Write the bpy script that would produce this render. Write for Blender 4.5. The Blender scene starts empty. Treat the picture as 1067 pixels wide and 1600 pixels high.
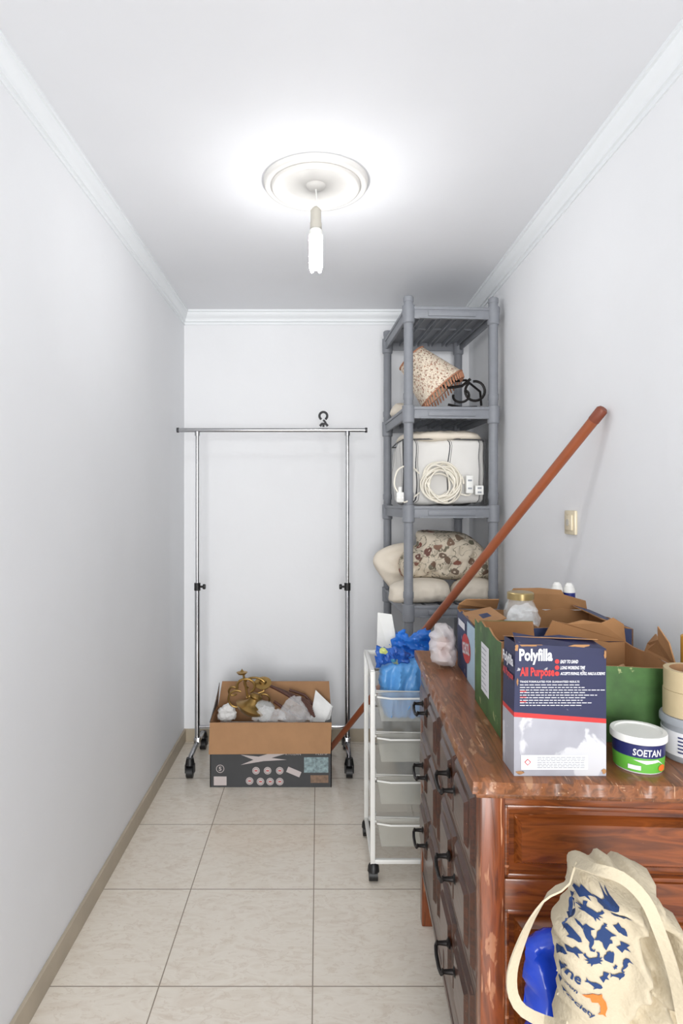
import bpy, bmesh, math, random
from mathutils import Vector, Matrix, noise, geometry
SC=bpy.context.scene; COL=SC.collection
random.seed(5)
PI=math.pi
F=955.0; VX=497.0; VY=785.0; H=1.4
def P(px,py,d): return Vector(((px-VX)*d/F, d, H-(py-VY)*d/F))
def lin(c): 
    o=[]
    for v in c:
        v=v/255.0
        o.append(v/12.92 if v<=.04045 else ((v+.055)/1.055)**2.4)
    return (o[0],o[1],o[2],1)
# ---------------------------------------------------------------- materials
def base(name):
    m=bpy.data.materials.new(name); m.use_nodes=True
    nt=m.node_tree; b=nt.nodes['Principled BSDF']
    return m,nt,b
def N(nt,t,**k):
    n=nt.nodes.new(t)
    for a,v in k.items(): setattr(n,a,v)
    return n
def coords(nt,scale=(1,1,1),loc=(0,0,0)):
    tc=N(nt,'ShaderNodeTexCoord'); mp=N(nt,'ShaderNodeMapping')
    mp.inputs['Scale'].default_value=scale; mp.inputs['Location'].default_value=loc
    nt.links.new(tc.outputs['Object'],mp.inputs['Vector']); return mp.outputs[0]
def noi(nt,vec,scale,detail=3,dist=0):
    n=N(nt,'ShaderNodeTexNoise'); n.inputs['Scale'].default_value=scale; n.inputs['Detail'].default_value=detail
    n.inputs['Distortion'].default_value=dist
    nt.links.new(vec,n.inputs['Vector']); return n.outputs['Fac']
def ramp(nt,fac,stops):
    r=N(nt,'ShaderNodeValToRGB'); nt.links.new(fac,r.inputs[0])
    e=r.color_ramp.elements
    while len(e)<len(stops): e.new(.5)
    for i,(p,c) in enumerate(stops):
        e[i].position=p; e[i].color=c if len(c)==4 else lin(c)
    return r.outputs[0]
def mix(nt,fac,a,b):
    m=N(nt,'ShaderNodeMix',data_type='RGBA')
    for s,v in ((0,fac),(6,a),(7,b)):
        if isinstance(v,(tuple,float,int)): m.inputs[s].default_value=v
        else: nt.links.new(v,m.inputs[s])
    return m.outputs[2]
def bumpy(nt,b,h,strength,dist=.01):
    bp=N(nt,'ShaderNodeBump'); bp.inputs['Strength'].default_value=strength; bp.inputs['Distance'].default_value=dist
    nt.links.new(h,bp.inputs['Height']); nt.links.new(bp.outputs[0],b.inputs['Normal'])
def mat(name,col,rough=.5,metal=0,var=.08,vs=12,bump=0,bs=80,alpha=1,trans=0,emit=0,spec=.5,scuff=None,scs=30,sct=.66):
    m,nt,b=base(name)
    v=coords(nt)
    c=lin(col); dk=tuple(x*(1-var) for x in c[:3])+(1,); lt=tuple(min(1,x*(1+var)) for x in c[:3])+(1,)
    o=ramp(nt,noi(nt,v,vs),[(.3,dk),(.7,lt)])
    if scuff:
        k=ramp(nt,noi(nt,v,scs,6,.4),[(sct,(0,0,0,1)),(sct+.03,(1,1,1,1))]); o=mix(nt,k,o,lin(scuff))
    nt.links.new(o,b.inputs['Base Color'])
    b.inputs['Roughness'].default_value=rough; b.inputs['Metallic'].default_value=metal
    b.inputs['Alpha'].default_value=alpha; b.inputs['Transmission Weight'].default_value=trans
    b.inputs['Specular IOR Level'].default_value=spec
    if emit:
        b.inputs['Emission Color'].default_value=(1,1,1,1); b.inputs['Emission Strength'].default_value=emit
    if bump: bumpy(nt,b,noi(nt,v,bs,4),bump)
    return m
def wood(name,axis,dark,mid,worn,wear=.62,rough=.35,scr=.72,ws=3.0,coat=0):
    m,nt,b=base(name)
    s=[14,14,14]; s[axis]=1.6
    v=coords(nt,tuple(s)); g=noi(nt,v,3.2,6,.9)
    c=ramp(nt,g,[(.25,dark),(.48,mid),(.60,tuple(int(x*.72) for x in mid)),(.72,mid)])
    s2=[9,9,9]; s2[axis]=3.0
    w=noi(nt,coords(nt,tuple(s2),(3,1,2)),ws,10,.3)
    wm=ramp(nt,w,[(wear,(0,0,0,1)),(wear+.03,(.7,.7,.7,1))])
    s3=[70,70,70]; s3[axis]=4
    sc=noi(nt,coords(nt,tuple(s3),(7,2,5)),2.0,2)
    sm=ramp(nt,sc,[(scr,(0,0,0,1)),(scr+.02,(.7,.7,.7,1))])
    s4=[6,6,6]; ax2=(axis+1)%2; s4[ax2]=90
    sd=noi(nt,coords(nt,tuple(s4),(1,9,5)),1.6,2,.2)
    sn=ramp(nt,sd,[(scr+.02,(0,0,0,1)),(scr+.035,(.6,.6,.6,1))])
    lt=lin(tuple(min(255,x+36) for x in worn))
    c=mix(nt,wm,c,lin(worn)); c=mix(nt,sm,c,lt); c=mix(nt,sn,c,lt)
    nt.links.new(c,b.inputs['Base Color']); b.inputs['Roughness'].default_value=rough
    b.inputs['Coat Weight'].default_value=coat; b.inputs['Coat Roughness'].default_value=.18
    bumpy(nt,b,g,.12)
    return m
def tiles():
    m,nt,b=base('floor_tiles')
    T=.4445
    v=coords(nt,(1,1,1),(.016+T*10,-1.768+T*10,0))
    br=N(nt,'ShaderNodeTexBrick',offset=0.0,squash=1.0)
    br.inputs['Scale'].default_value=1; br.inputs['Brick Width'].default_value=T; br.inputs['Row Height'].default_value=T
    br.inputs['Mortar Size'].default_value=.0020; br.inputs['Mortar Smooth'].default_value=.2
    nt.links.new(v,br.inputs['Vector'])
    v2=coords(nt,(3.0,7.0,1))
    n1=noi(nt,v2,2.2,7,1.6); n2=noi(nt,coords(nt,(9,18,1)),2.5,7,1.4)
    c=ramp(nt,n1,[(.3,(226,215,200)),(.5,(236,228,215)),(.68,(228,218,203))])
    vein=ramp(nt,n2,[(.56,(0,0,0,1)),(.60,(.34,.34,.34,1)),(.66,(.1,.1,.1,1))])
    c=mix(nt,vein,c,lin((202,184,164)))
    br.inputs['Mortar'].default_value=lin((150,138,122))
    nt.links.new(c,br.inputs['Color1']); nt.links.new(c,br.inputs['Color2'])
    nt.links.new(br.outputs['Color'],b.inputs['Base Color'])
    b.inputs['Roughness'].default_value=.18
    return m
def floral(name,bg,cols,scale,size=.3,rough=.9):
    m,nt,b=base(name)
    tc=coords(nt); n=N(nt,'ShaderNodeTexNoise'); n.inputs['Scale'].default_value=scale*.8; nt.links.new(tc,n.inputs['Vector'])
    md=N(nt,'ShaderNodeVectorMath',operation='MULTIPLY_ADD'); nt.links.new(n.outputs['Color'],md.inputs[0])
    md.inputs[1].default_value=(.8/scale,)*3; nt.links.new(tc,md.inputs[2])
    vo=N(nt,'ShaderNodeTexVoronoi'); vo.inputs['Scale'].default_value=scale; nt.links.new(md.outputs[0],vo.inputs['Vector'])
    mask=ramp(nt,vo.outputs['Distance'],[(size,(1,1,1,1)),(size+.04,(0,0,0,1))])
    sp=N(nt,'ShaderNodeSeparateColor'); nt.links.new(vo.outputs['Color'],sp.inputs[0])
    k=len(cols); cr=ramp(nt,sp.outputs[0],[(i/k,c) for i,c in enumerate(cols)])
    st=noi(nt,tc,scale*.7,2,2.0)
    sm=ramp(nt,st,[(.47,(0,0,0,1)),(.49,(1,1,1,1)),(.51,(1,1,1,1)),(.53,(0,0,0,1))])
    c=mix(nt,sm,lin(bg),lin(cols[-1])); c=mix(nt,mask,c,cr)
    inner=ramp(nt,vo.outputs['Distance'],[(size*.3,(1,1,1,1)),(size*.38,(0,0,0,1))])
    c=mix(nt,inner,c,lin(bg))
    nt.links.new(c,b.inputs['Base Color']); b.inputs['Roughness'].default_value=rough
    return m
def striped(name,bg,fg,period,width,off):
    m,nt,b=base(name)
    v=coords(nt); s=N(nt,'ShaderNodeSeparateXYZ'); nt.links.new(v,s.inputs[0])
    ad=N(nt,'ShaderNodeMath',operation='MULTIPLY_ADD'); nt.links.new(s.outputs[0],ad.inputs[0]); ad.inputs[1].default_value=1/period; ad.inputs[2].default_value=off
    ad2=N(nt,'ShaderNodeMath',operation='MULTIPLY_ADD'); nt.links.new(s.outputs[1],ad2.inputs[0]); ad2.inputs[1].default_value=1/period; nt.links.new(ad.outputs[0],ad2.inputs[2])
    fr=N(nt,'ShaderNodeMath',operation='FRACT'); nt.links.new(ad2.outputs[0],fr.inputs[0])
    r=ramp(nt,fr.outputs[0],[(0,(1,1,1,1)),(width,(1,1,1,1)),(width+.005,(0,0,0,1)),(width*2.2,(0,0,0,1)),(width*2.2+.005,(1,1,1,1)),(width*2.7,(1,1,1,1)),(width*2.7+.005,(0,0,0,1))])
    c=mix(nt,r,lin(bg),lin(fg)); nt.links.new(c,b.inputs['Base Color']); b.inputs['Roughness'].default_value=.7
    return m
M={}
M['wall']=mat('plaster_wall',(237,238,240),.75,var=.015,vs=2,bump=.12,bs=14)
M['ceil']=mat('plaster_ceiling',(235,236,239),.8,var=.015,vs=2,bump=.05,bs=10)
M['trim']=mat('white_plaster_moulding',(238,241,243),.5,var=.0)
M['rose']=mat('white_plaster_rose',(226,224,220),.6,var=.02)
M['floor']=tiles()
M['skirt']=mat('beige_skirting_tile',(182,170,150),.4,var=.08,vs=9)
M['chrome']=mat('chrome_tube',(190,190,192),.18,1,var=.05)
M['iron']=mat('dark_iron',(36,33,32),.45,.5,var=.1)
M['hookm']=mat('grey_cast_metal',(82,82,84),.4,.8)
M['black']=mat('black_plastic',(24,24,25),.45)
M['greyp']=mat('grey_shelf_plastic',(132,135,141),.5,var=.04,vs=30)
M['white']=mat('white_plastic',(232,232,228),.4,var=.02)
M['cream']=mat('cream_plastic',(226,214,186),.35,var=.03)
M['bulb']=mat('lit_bulb_tube',(255,255,255),.3,emit=84,var=0)
M['sockc']=mat('lamp_socket_grey',(190,186,176),.5)
M['kraft']=mat('kraft_cardboard',(166,126,90),.85,var=.06,vs=14)
M['kraft2']=mat('pale_kraft_cardboard',(162,120,80),.85,var=.12,vs=10)
M['charc']=mat('charcoal_print',(62,63,65),.55,var=.05)
M['navy']=mat('navy_print',(32,36,72),.5,var=.08,vs=20,scuff=(160,158,162),scs=45,sct=.69)
M['navyl']=mat('navy_label',(30,36,92),.4,var=.04)
M['navy2']=mat('navy_carton_print',(38,50,88),.55,var=.12,vs=14,scuff=(150,150,160),scs=30,sct=.67)
M['green']=mat('green_carton_print',(60,96,46),.55,var=.35,vs=16,scuff=(150,160,110),scs=24,sct=.66)
M['red']=mat('red_print',(190,46,46),.5,var=.03)
M['whitep']=mat('white_print',(222,222,226),.6,var=.02)
M['iconp']=mat('faded_icon_print',(196,186,184),.6,var=.02)
M['greyw']=mat('pale_grey_carton_print',(160,160,168),.55,var=.16,vs=9,scuff=(196,196,200),scs=12,sct=.54)
M['lblue']=mat('pale_blue_print',(170,196,214),.55,var=.05)
M['ltgreen']=mat('lime_green_print',(96,172,62),.45,var=.08)
M['orange']=mat('orange_print',(226,112,40),.6,var=.03)
M['inkblue']=mat('blue_fabric_ink',(28,54,100),.85,var=.06)
M['pole']=mat('varnished_red_brown_pole',(156,86,54),.32,var=.12,vs=6)
M['poleend']=mat('pole_end_wood',(122,60,38),.5,var=.1)
M['wtop']=wood('worn_wood_top',1,(98,56,32),(142,88,52),(176,134,100),.63,.36,.69,4.0,.15)
M['wend']=wood('brown_wood_end',0,(72,32,12),(140,74,32),(172,106,66),.69,.25,.70,3.4,.5)
M['wdr']=wood('dark_brown_wood_drawer',1,(40,21,14),(74,38,21),(116,70,46),.68,.32,.73,3.0,.3)
M['wleg']=wood('brown_wood_post',2,(82,38,16),(136,70,34),(176,120,84),.60,.3,.69,4,.35)
M['brass']=mat('aged_brass',(156,126,74),.32,.9,var=.2)
M['film']=mat('clear_plastic_film',(240,242,244),.12,alpha=.28,bump=.6,bs=40)
M['filmw']=mat('milky_plastic_bag',(230,224,224),.3,alpha=.62,bump=.5,bs=40)
M['pink']=mat('salmon_cloth',(222,160,140),.8)
M['tray']=mat('frosted_plastic_drawer',(236,236,226),.3,alpha=.32,var=.02)
M['bluep']=mat('blue_plastic_bag',(40,118,214),.28,bump=.5,bs=30,var=.15,alpha=.9)
M['blueb']=mat('translucent_blue_bag',(96,164,228),.3,alpha=.85,bump=.5,bs=30,var=.12)
M['bluebin']=mat('blue_bin_plastic',(28,64,176),.32,var=.06)
M['bluesack']=mat('glossy_blue_sack',(28,66,190),.22,bump=.4,bs=14,var=.15)
M['blueprint']=floral('blue_printed_plastic',(40,92,176),[(20,50,120),(60,150,190),(200,210,120),(24,60,140)],26,.34,.4)
M['canvas']=mat('cream_canvas',(190,178,154),.92,var=.05,vs=8,bump=.25,bs=160)
M['pillow']=mat('cream_pillow_cotton',(228,218,202),.9,var=.03,bump=.2,bs=30)
M['flor']=floral('floral_cushion_fabric',(222,210,190),[(144,82,70),(110,108,90),(170,124,106),(118,84,76),(126,120,102)],17,.34)
M['shade']=floral('paisley_shade_fabric',(232,220,200),[(166,112,92),(142,130,110),(192,148,120),(150,106,86)],72,.30)
M['fringe']=mat('terracotta_fringe',(184,130,102),.9,var=.15,vs=60)
M['stripe']=striped('striped_bag_fabric',(222,220,216),(52,52,58),.155,.03,.12)
M['cable']=mat('white_cable',(236,230,216),.4,var=.02)
M['foam']=mat('white_foam',(235,235,235),.9,bump=.2)
M['paper']=mat('white_paper',(236,236,234),.8)
M['dkwood']=mat('dark_brown_rod',(84,46,32),.5)
M['glass']=mat('clear_glass',(240,244,242),.08,alpha=.3)
M['lid']=mat('gold_tin_lid',(170,150,104),.3,.7)
M['tape']=mat('beige_masking_tape',(192,174,138),.7)
M['yellow']=mat('amber_tube',(204,150,62),.5)
M['stick']=mat('pale_wood_stick',(186,150,112),.8)
M['teal']=mat('photo_print_teal',(132,152,156),.5,var=.5,vs=60)
M['dimpic']=mat('photo_print_brown',(128,104,86),.6,var=.3,vs=50)
M['tubg']=mat('grey_tub',(150,154,160),.5)
M['bluecap']=mat('dark_blue_cap',(34,46,120),.4)
# ---------------------------------------------------------------- mesh builder
MW={}
def smat(loc,rz): return Matrix.Translation(Vector(loc))@Matrix.Rotation(rz,4,'Z')
def thing(name,label,cat,loc,rz=0,group=None):
    o=bpy.data.objects.new(name,None); COL.objects.link(o); o.empty_display_size=.05
    o.location=loc; o.rotation_euler=(0,0,rz)
    o['label']=label; o['category']=cat
    if group: o['group']=group
    MW[o.name]=smat(loc,rz); return o
def tag(o,label,cat,group=None):
    o['label']=label; o['category']=cat
    if group: o['group']=group
    return o
class B:
    def __init__(s): s.bm=bmesh.new()
    def box(s,lo,hi,bev=0,mi=0,mtx=None,seg=2):
        t=bmesh.new(); bmesh.ops.create_cube(t,size=1)
        lo=Vector(lo); hi=Vector(hi); c=(lo+hi)/2; d=hi-lo
        for v in t.verts: v.co=Vector((v.co.x*d.x,v.co.y*d.y,v.co.z*d.z))+c
        if bev: bmesh.ops.bevel(t,geom=list(t.edges),offset=bev,segments=seg,affect='EDGES',profile=.5)
        return s.add(t,mtx,mi)
    def add(s,t,mtx=None,mi=0,f=None):
        if mtx is not None: t.transform(mtx)
        mp={}
        for v in t.verts: mp[v]=s.bm.verts.new(f(v.co) if f else v.co)
        for fc in t.faces:
            try:
                n=s.bm.faces.new([mp[v] for v in fc.verts]); n.material_index=mi if mi is not None else fc.material_index
            except ValueError: pass
        t.free(); return s
    def tube(s,pts,r,seg=8,closed=False,mi=0,caps=True):
        pts=[Vector(p) for p in pts]; n=len(pts); rs=r if isinstance(r,(list,tuple)) else [r]*n
        rings=[]; prev=None
        for i,p in enumerate(pts):
            a=pts[(i-1)%n] if (closed or i>0) else p; b=pts[(i+1)%n] if (closed or i<n-1) else p
            t=(b-a).normalized()
            if prev is None:
                up=Vector((0,0,1)) if abs(t.z)<.9 else Vector((1,0,0)); x=t.cross(up).normalized()
            else:
                x=(prev-t*prev.dot(t)).normalized()
            prev=x; y=t.cross(x)
            rings.append([s.bm.verts.new(p+(x*math.cos(2*PI*k/seg)+y*math.sin(2*PI*k/seg))*rs[i]) for k in range(seg)])
        m=n if closed else n-1
        for i in range(m):
            A=rings[i]; Bb=rings[(i+1)%n]
            for k in range(seg):
                f=s.bm.faces.new((A[k],A[(k+1)%seg],Bb[(k+1)%seg],Bb[k])); f.material_index=mi
        if not closed and caps:
            for R_ in (rings[0][::-1],rings[-1]):
                f=s.bm.faces.new(R_); f.material_index=mi
        return s
    def ribbon(s,pts,wdir,w,t=.002,mi=0):
        pts=[Vector(p) for p in pts]; rows=[]; n=len(pts)
        for i,p in enumerate(pts):
            a=pts[max(0,i-1)]; b=pts[min(n-1,i+1)]; tg=(b-a).normalized()
            wd=Vector(wdir[i] if isinstance(wdir,list) else wdir); wd=(wd-tg*wd.dot(tg)).normalized(); nn=tg.cross(wd)
            rows.append([s.bm.verts.new(p+wd*(w/2)*u+nn*(t/2)*q) for u,q in ((-1,-1),(1,-1),(1,1),(-1,1))])
        for i in range(n-1):
            for k in range(4):
                s.bm.faces.new((rows[i][k],rows[i][(k+1)%4],rows[i+1][(k+1)%4],rows[i+1][k])).material_index=mi
        s.bm.faces.new(rows[0][::-1]); s.bm.faces.new(rows[-1]); return s
    def lathe(s,prof,mtx,seg=28,mi=0,jit=None):
        rings=[]
        for r,z in prof:
            if r<1e-6: rings.append([s.bm.verts.new(mtx@Vector((0,0,z)))])
            else: rings.append([s.bm.verts.new(mtx@Vector((r*math.cos(2*PI*k/seg),r*math.sin(2*PI*k/seg),z))) for k in range(seg)])
        for i in range(len(rings)-1):
            A=rings[i]; C=rings[i+1]
            for k in range(seg):
                q=[A[k%len(A)],A[(k+1)%seg%len(A)] if len(A)>1 else A[0],C[(k+1)%seg] if len(C)>1 else C[0],C[k%len(C)]]
                u=[]
                for v in q:
                    if v not in u: u.append(v)
                if len(u)>2:
                    try: s.bm.faces.new(u).material_index=mi[i] if isinstance(mi,list) else mi
                    except ValueError: pass
        return s
    def panel(s,pts,t,mo=0,mi=1):
        pts=[Vector(p) for p in pts]; n=(pts[1]-pts[0]).cross(pts[2]-pts[0]).normalized()
        a=[s.bm.verts.new(p) for p in pts]; b=[s.bm.verts.new(p-n*t) for p in pts]
        s.bm.faces.new(a).material_index=mo; s.bm.faces.new(b[::-1]).material_index=mi
        k=len(pts)
        for i in range(k): s.bm.faces.new((a[(i+1)%k],a[i],b[i],b[(i+1)%k])).material_index=mi
        return s
    def prism(s,poly,d,mtx,mi=0):
        a=[s.bm.verts.new(mtx@Vector((x,y,0))) for x,y in poly]; b=[s.bm.verts.new(mtx@Vector((x,y,d))) for x,y in poly]
        s.bm.faces.new(a[::-1]).material_index=mi; s.bm.faces.new(b).material_index=mi
        k=len(poly)
        for i in range(k): s.bm.faces.new((a[i],a[(i+1)%k],b[(i+1)%k],b[i])).material_index=mi
        return s
    def done(s,name,mats,parent=None,local=False,smooth=False,ang=40,kind=None,label=None,fixn=True):
        bm=s.bm
        if fixn: bmesh.ops.recalc_face_normals(bm,faces=list(bm.faces))
        if parent is not None:
            mw=MW[parent.name]
            if not local: bm.transform(mw.inverted())
        else:
            xs=[v.co for v in bm.verts]
            o_=Vector(((min(v.x for v in xs)+max(v.x for v in xs))/2,(min(v.y for v in xs)+max(v.y for v in xs))/2,min(v.z for v in xs)))
            if kind=='structure': o_=Vector((0,0,0))
            mw=Matrix.Translation(o_); bm.transform(mw.inverted())
        me=bpy.data.meshes.new(name); bm.to_mesh(me); bm.free()
        for m in (mats if isinstance(mats,(list,tuple)) else [mats]): me.materials.append(M[m])
        if smooth:
            me.shade_smooth()
            try: me.set_sharp_from_angle(angle=math.radians(ang))
            except Exception: pass
        o=bpy.data.objects.new(name,me); COL.objects.link(o)
        if parent is not None: o.parent=parent
        else: o.location=mw.translation
        if kind: o['kind']=kind
        if label: o['label']=label
        MW[o.name]=mw.copy(); return o
def text2d(s,w,h,u=0,v=0,rot=0,bold=0.0,shear=0):
    cu=bpy.data.curves.new('t','FONT'); cu.body=s; cu.size=1; cu.resolution_u=2; cu.offset=bold; cu.shear=shear
    ob=bpy.data.objects.new('t',cu); COL.objects.link(ob)
    dg=bpy.context.evaluated_depsgraph_get(); me=bpy.data.meshes.new_from_object(ob.evaluated_get(dg))
    bm=bmesh.new(); bm.from_mesh(me)
    bpy.data.objects.remove(ob); bpy.data.meshes.remove(me)
    x0=min(q.co.x for q in bm.verts); x1=max(q.co.x for q in bm.verts); y0=min(q.co.y for q in bm.verts); y1=max(q.co.y for q in bm.verts)
    for q in bm.verts:
        x=(q.co.x-(x0+x1)/2)/(x1-x0)*w; y=(q.co.y-(y0+y1)/2)/(y1-y0)*h
        q.co=Vector((u+x*math.cos(rot)-y*math.sin(rot),v+x*math.sin(rot)+y*math.cos(rot),0))
    return bm
def poly2d(pts,u=0,v=0,s=1,rot=0):
    bm=bmesh.new(); c,k=math.cos(rot)*s,math.sin(rot)*s
    vs=[bm.verts.new((u+x*c-y*k,v+x*k+y*c,0)) for x,y in pts]; bm.faces.new(vs)
    bmesh.ops.triangulate(bm,faces=list(bm.faces)); return bm
def circ(n=20,r=1,rx=None): return [(r*math.cos(2*PI*i/n),(rx or r)*math.sin(2*PI*i/n)) for i in range(n)]
def rect2d(u0,v0,u1,v1): return poly2d([(u0,v0),(u1,v0),(u1,v1),(u0,v1)])
def ring2d(r0,r1,u,v,n=24):
    bm=bmesh.new(); a=[bm.verts.new((u+r0*math.cos(2*PI*i/n),v+r0*math.sin(2*PI*i/n),0)) for i in range(n)]; b=[bm.verts.new((u+r1*math.cos(2*PI*i/n),v+r1*math.sin(2*PI*i/n),0)) for i in range(n)]
    for i in range(n): bm.faces.new((a[i],b[i],b[(i+1)%n],a[(i+1)%n]))
    return bm
def fine(bm,L):
    for _ in range(5):
        bmesh.ops.triangulate(bm,faces=list(bm.faces))
        es=[e for e in bm.edges if e.calc_length()>L]
        if not es: break
        bmesh.ops.subdivide_edges(bm,edges=es,cuts=1)
    bmesh.ops.triangulate(bm,faces=list(bm.faces)); return bm
# ---- inflated outline (bags, pillows)
def catmull(pts,step,closed=True):
    n=len(pts); out=[]; pts=[Vector(p) for p in pts]
    for i in range(n if closed else n-1):
        p0,p1,p2,p3=(pts[(i-1)%n],pts[i],pts[(i+1)%n],pts[(i+2)%n]) if closed else (pts[max(i-1,0)],pts[i],pts[i+1],pts[min(i+2,n-1)])
        k=max(1,int((p2-p1).length/step))
        for j in range(k):
            t=j/k
            out.append(.5*((2*p1)+(p2-p0)*t+(2*p0-5*p1+4*p2-p3)*t*t+(3*p1-p0-3*p2+p3)*t**3))
    if not closed: out.append(pts[-1])
    return out
def inpoly(poly,x,y):
    c=False; n=len(poly); j=n-1
    for i in range(n):
        a=poly[i]; b=poly[j]
        if (a.y>y)!=(b.y>y) and x<(b.x-a.x)*(y-a.y)/(b.y-a.y)+a.x: c=not c
        j=i
    return c
def bdist(poly,x,y):
    m=1e9; n=len(poly)
    for i in range(n):
        a=poly[i]; b=poly[(i+1)%n]; dx=b.x-a.x; dy=b.y-a.y; L=dx*dx+dy*dy
        t=0 if L==0 else max(0,min(1,((x-a.x)*dx+(y-a.y)*dy)/L))
        ex=a.x+dx*t-x; ey=a.y+dy*t-y; e=ex*ex+ey*ey
        if e<m: m=e
    return math.sqrt(m)
def inflate(outline,hf,hb,R,step,amp=.005,ns=12,seed=0,ridge=.5,mapf=None,dirn=(1,1),cr=0,cs=30,rot=0,jag=0,creases=(),calm=None):
    poly=catmull([Vector((a,b)) for a,b in outline],step)
    if jag:
        poly=[p+Vector((noise.noise(Vector((p.x*60,p.y*60,seed))),noise.noise(Vector((p.x*60,p.y*60,seed+9)))))*jag for p in poly]
    cR,sR=math.cos(rot),math.sin(rot)
    def front(x,y,sgn=1):
        d=min(bdist(poly,x,y)/R,1); k=math.sqrt(max(0,1-(1-d)**2))
        xr,yr=x*cR-y*sR,x*sR+y*cR
        q=Vector((xr*ns*dirn[0]+seed*3.1,yr*ns*dirn[1]-seed*1.7,seed*2.3+sgn))
        f=noise.noise(q)*(1-ridge)+ridge*(1-2.6*abs(noise.noise(q*1.7+Vector((4,2,9)))))
        f+=.4*noise.noise(q*3.1)
        cm=1
        if calm:
            dd=math.hypot((x-calm[0])/calm[2],(y-calm[1])/calm[3]); cm=calm[4]+(1-calm[4])*max(0,min(1,(dd-.8)/.6))
        w=k*(hf if sgn>0 else hb)+cm*amp*f*min(1,d*1.5)
        if cr:
            qq=Vector((xr*cs*dirn[0]+seed,yr*cs*dirn[1],sgn*3.3+seed)); qq+=Vector((noise.noise(qq*.6),noise.noise(qq*.6+Vector((5,5,5))),0))*.6
            v=noise.voronoi(qq)[0]; w+=cm*cr*(min(v[1]-v[0],.8)-.3)*min(1,d*1.6)
        if sgn>0:
            for (ax_,ay_,bx_,by_,dep,wid) in creases:
                dx,dy=bx_-ax_,by_-ay_; L2=dx*dx+dy*dy; t=max(0,min(1,((x-ax_)*dx+(y-ay_)*dy)/L2))
                wob=.006*noise.noise(Vector((t*4,ax_*50,seed)))
                dd=math.hypot(ax_+dx*t-x+wob,ay_+dy*t-y+wob)
                w-=dep*math.exp(-(dd/wid)**2)*min(1,d*2)
                w+=dep*.6*math.exp(-((dd-wid*2)/wid)**2)*min(1,d*2)
        return w
    verts=list(poly); nb=len(verts)
    x0=min(p.x for p in poly); x1=max(p.x for p in poly); y0=min(p.y for p in poly); y1=max(p.y for p in poly)
    y=y0; row=0
    while y<y1:
        x=x0+(step/2 if row%2 else 0)
        while x<x1:
            if inpoly(poly,x,y) and bdist(poly,x,y)>step*.45: verts.append(Vector((x,y)))
            x+=step
        y+=step*.87; row+=1
    r=geometry.delaunay_2d_cdt(verts,[(i,(i+1)%nb) for i in range(nb)],[],0,1e-7)
    vo,fo,orig=r[0],r[2],r[3]
    b=B(); bm=b.bm; isb=[any(k<nb for k in o) for o in orig]
    fv=[];bv=[]
    for p,ib in zip(vo,isb):
        if ib:
            q=bm.verts.new(mapf(p.x,p.y,0)); fv.append(q); bv.append(q)
        else:
            fv.append(bm.verts.new(mapf(p.x,p.y,front(p.x,p.y)))); bv.append(bm.verts.new(mapf(p.x,p.y,-front(p.x,p.y,-1))))
    for t in fo:
        c=sum((vo[i] for i in t),Vector((0,0)))/len(t)
        if not inpoly(poly,c.x,c.y): continue
        for vs in (fv,bv):
            try: bm.faces.new([vs[i] for i in (t if vs is fv else t[::-1])])
            except ValueError: pass
    return b,front
def mapd(d,zmin=-9): return lambda u,v,w: Vector((u,d-w,max(v,zmin+.0005*w)))
def opx(pts,d): return [((x-VX)*d/F,H-(y-VY)*d/F) for x,y in pts]
def softbox(lo,hi,p=4,amp=.006,ns=9,n=14,seed=0):
    t=bmesh.new(); bmesh.ops.create_cube(t,size=2); bmesh.ops.subdivide_edges(t,edges=list(t.edges),cuts=n,use_grid_fill=True)
    lo=Vector(lo);hi=Vector(hi);c=(lo+hi)/2;h=(hi-lo)/2
    for v in t.verts:
        q=v.co; L=(abs(q.x)**p+abs(q.y)**p+abs(q.z)**p)**(1/p); q=q/L
        w=Vector((q.x*h.x,q.y*h.y,q.z*h.z))
        nn=noise.noise(w*ns+Vector((seed,seed*2,0)))
        w+=q*(amp*nn*2-amp); v.co=w+c
        if v.co.z<lo.z: v.co.z=lo.z
    return t
# ================================================================= SETTING
XL,XR,YB,ZC,Y0=-.787,.885,3.59,2.52,-.5
def st(name,lo,hi,m): B().box(lo,hi).done(name,m,kind='structure')
st('floor',(XL-.1,Y0,-.05),(XR+.1,YB+.1,0),'floor')
st('ceiling',(XL-.1,Y0,ZC),(XR+.1,YB+.1,ZC+.05),'ceil')
st('wall_left',(XL-.1,Y0,0),(XL,YB,ZC),'wall')
st('wall_right',(XR,Y0,0),(XR+.1,YB,ZC),'wall')
st('wall_back',(XL-.1,YB,0),(XR+.1,YB+.1,ZC),'wall')
b=B().box((XL,Y0,0),(XL+.012,YB,.072),.002); b.done('baseboard_left','skirt',kind='structure')
b=B().box((XL+.012,YB-.012,0),(XR-.012,YB,.072),.002); b.done('baseboard_back','skirt',kind='structure')
b=B().box((XR-.012,Y0,0),(XR,YB,.072),.002); b.done('baseboard_right','skirt',kind='structure')
prof=[(0,0),(.048,0),(.048,-.012),(.040,-.014),(.038,-.022),(.033,-.031),(.026,-.039),(.018,-.045),(.015,-.052),(.015,-.062),(.006,-.064),(.006,-.078),(0,-.078)]
def cornice(name,o,ax,run,L,sx=1):
    o=Vector(o);ax=Vector(ax);run=Vector(run)
    m=Matrix((( ax.x,0,run.x,o.x),(ax.y,0,run.y,o.y),(0,1,0,o.z),(0,0,0,1)))
    B().prism([(x*sx,y) for x,y in prof],L,m).done(name,'trim',kind='structure',smooth=True,ang=35)
cornice('trim_1',(XL,Y0,ZC),(1,0,0),(0,1,0),YB-Y0,.7)
cornice('trim_2',(XR,Y0,ZC),(-1,0,0),(0,1,0),YB-Y0,.9)
cornice('trim_3',(XL,YB,ZC),(0,-1,0),(1,0,0),XR-XL)
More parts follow.
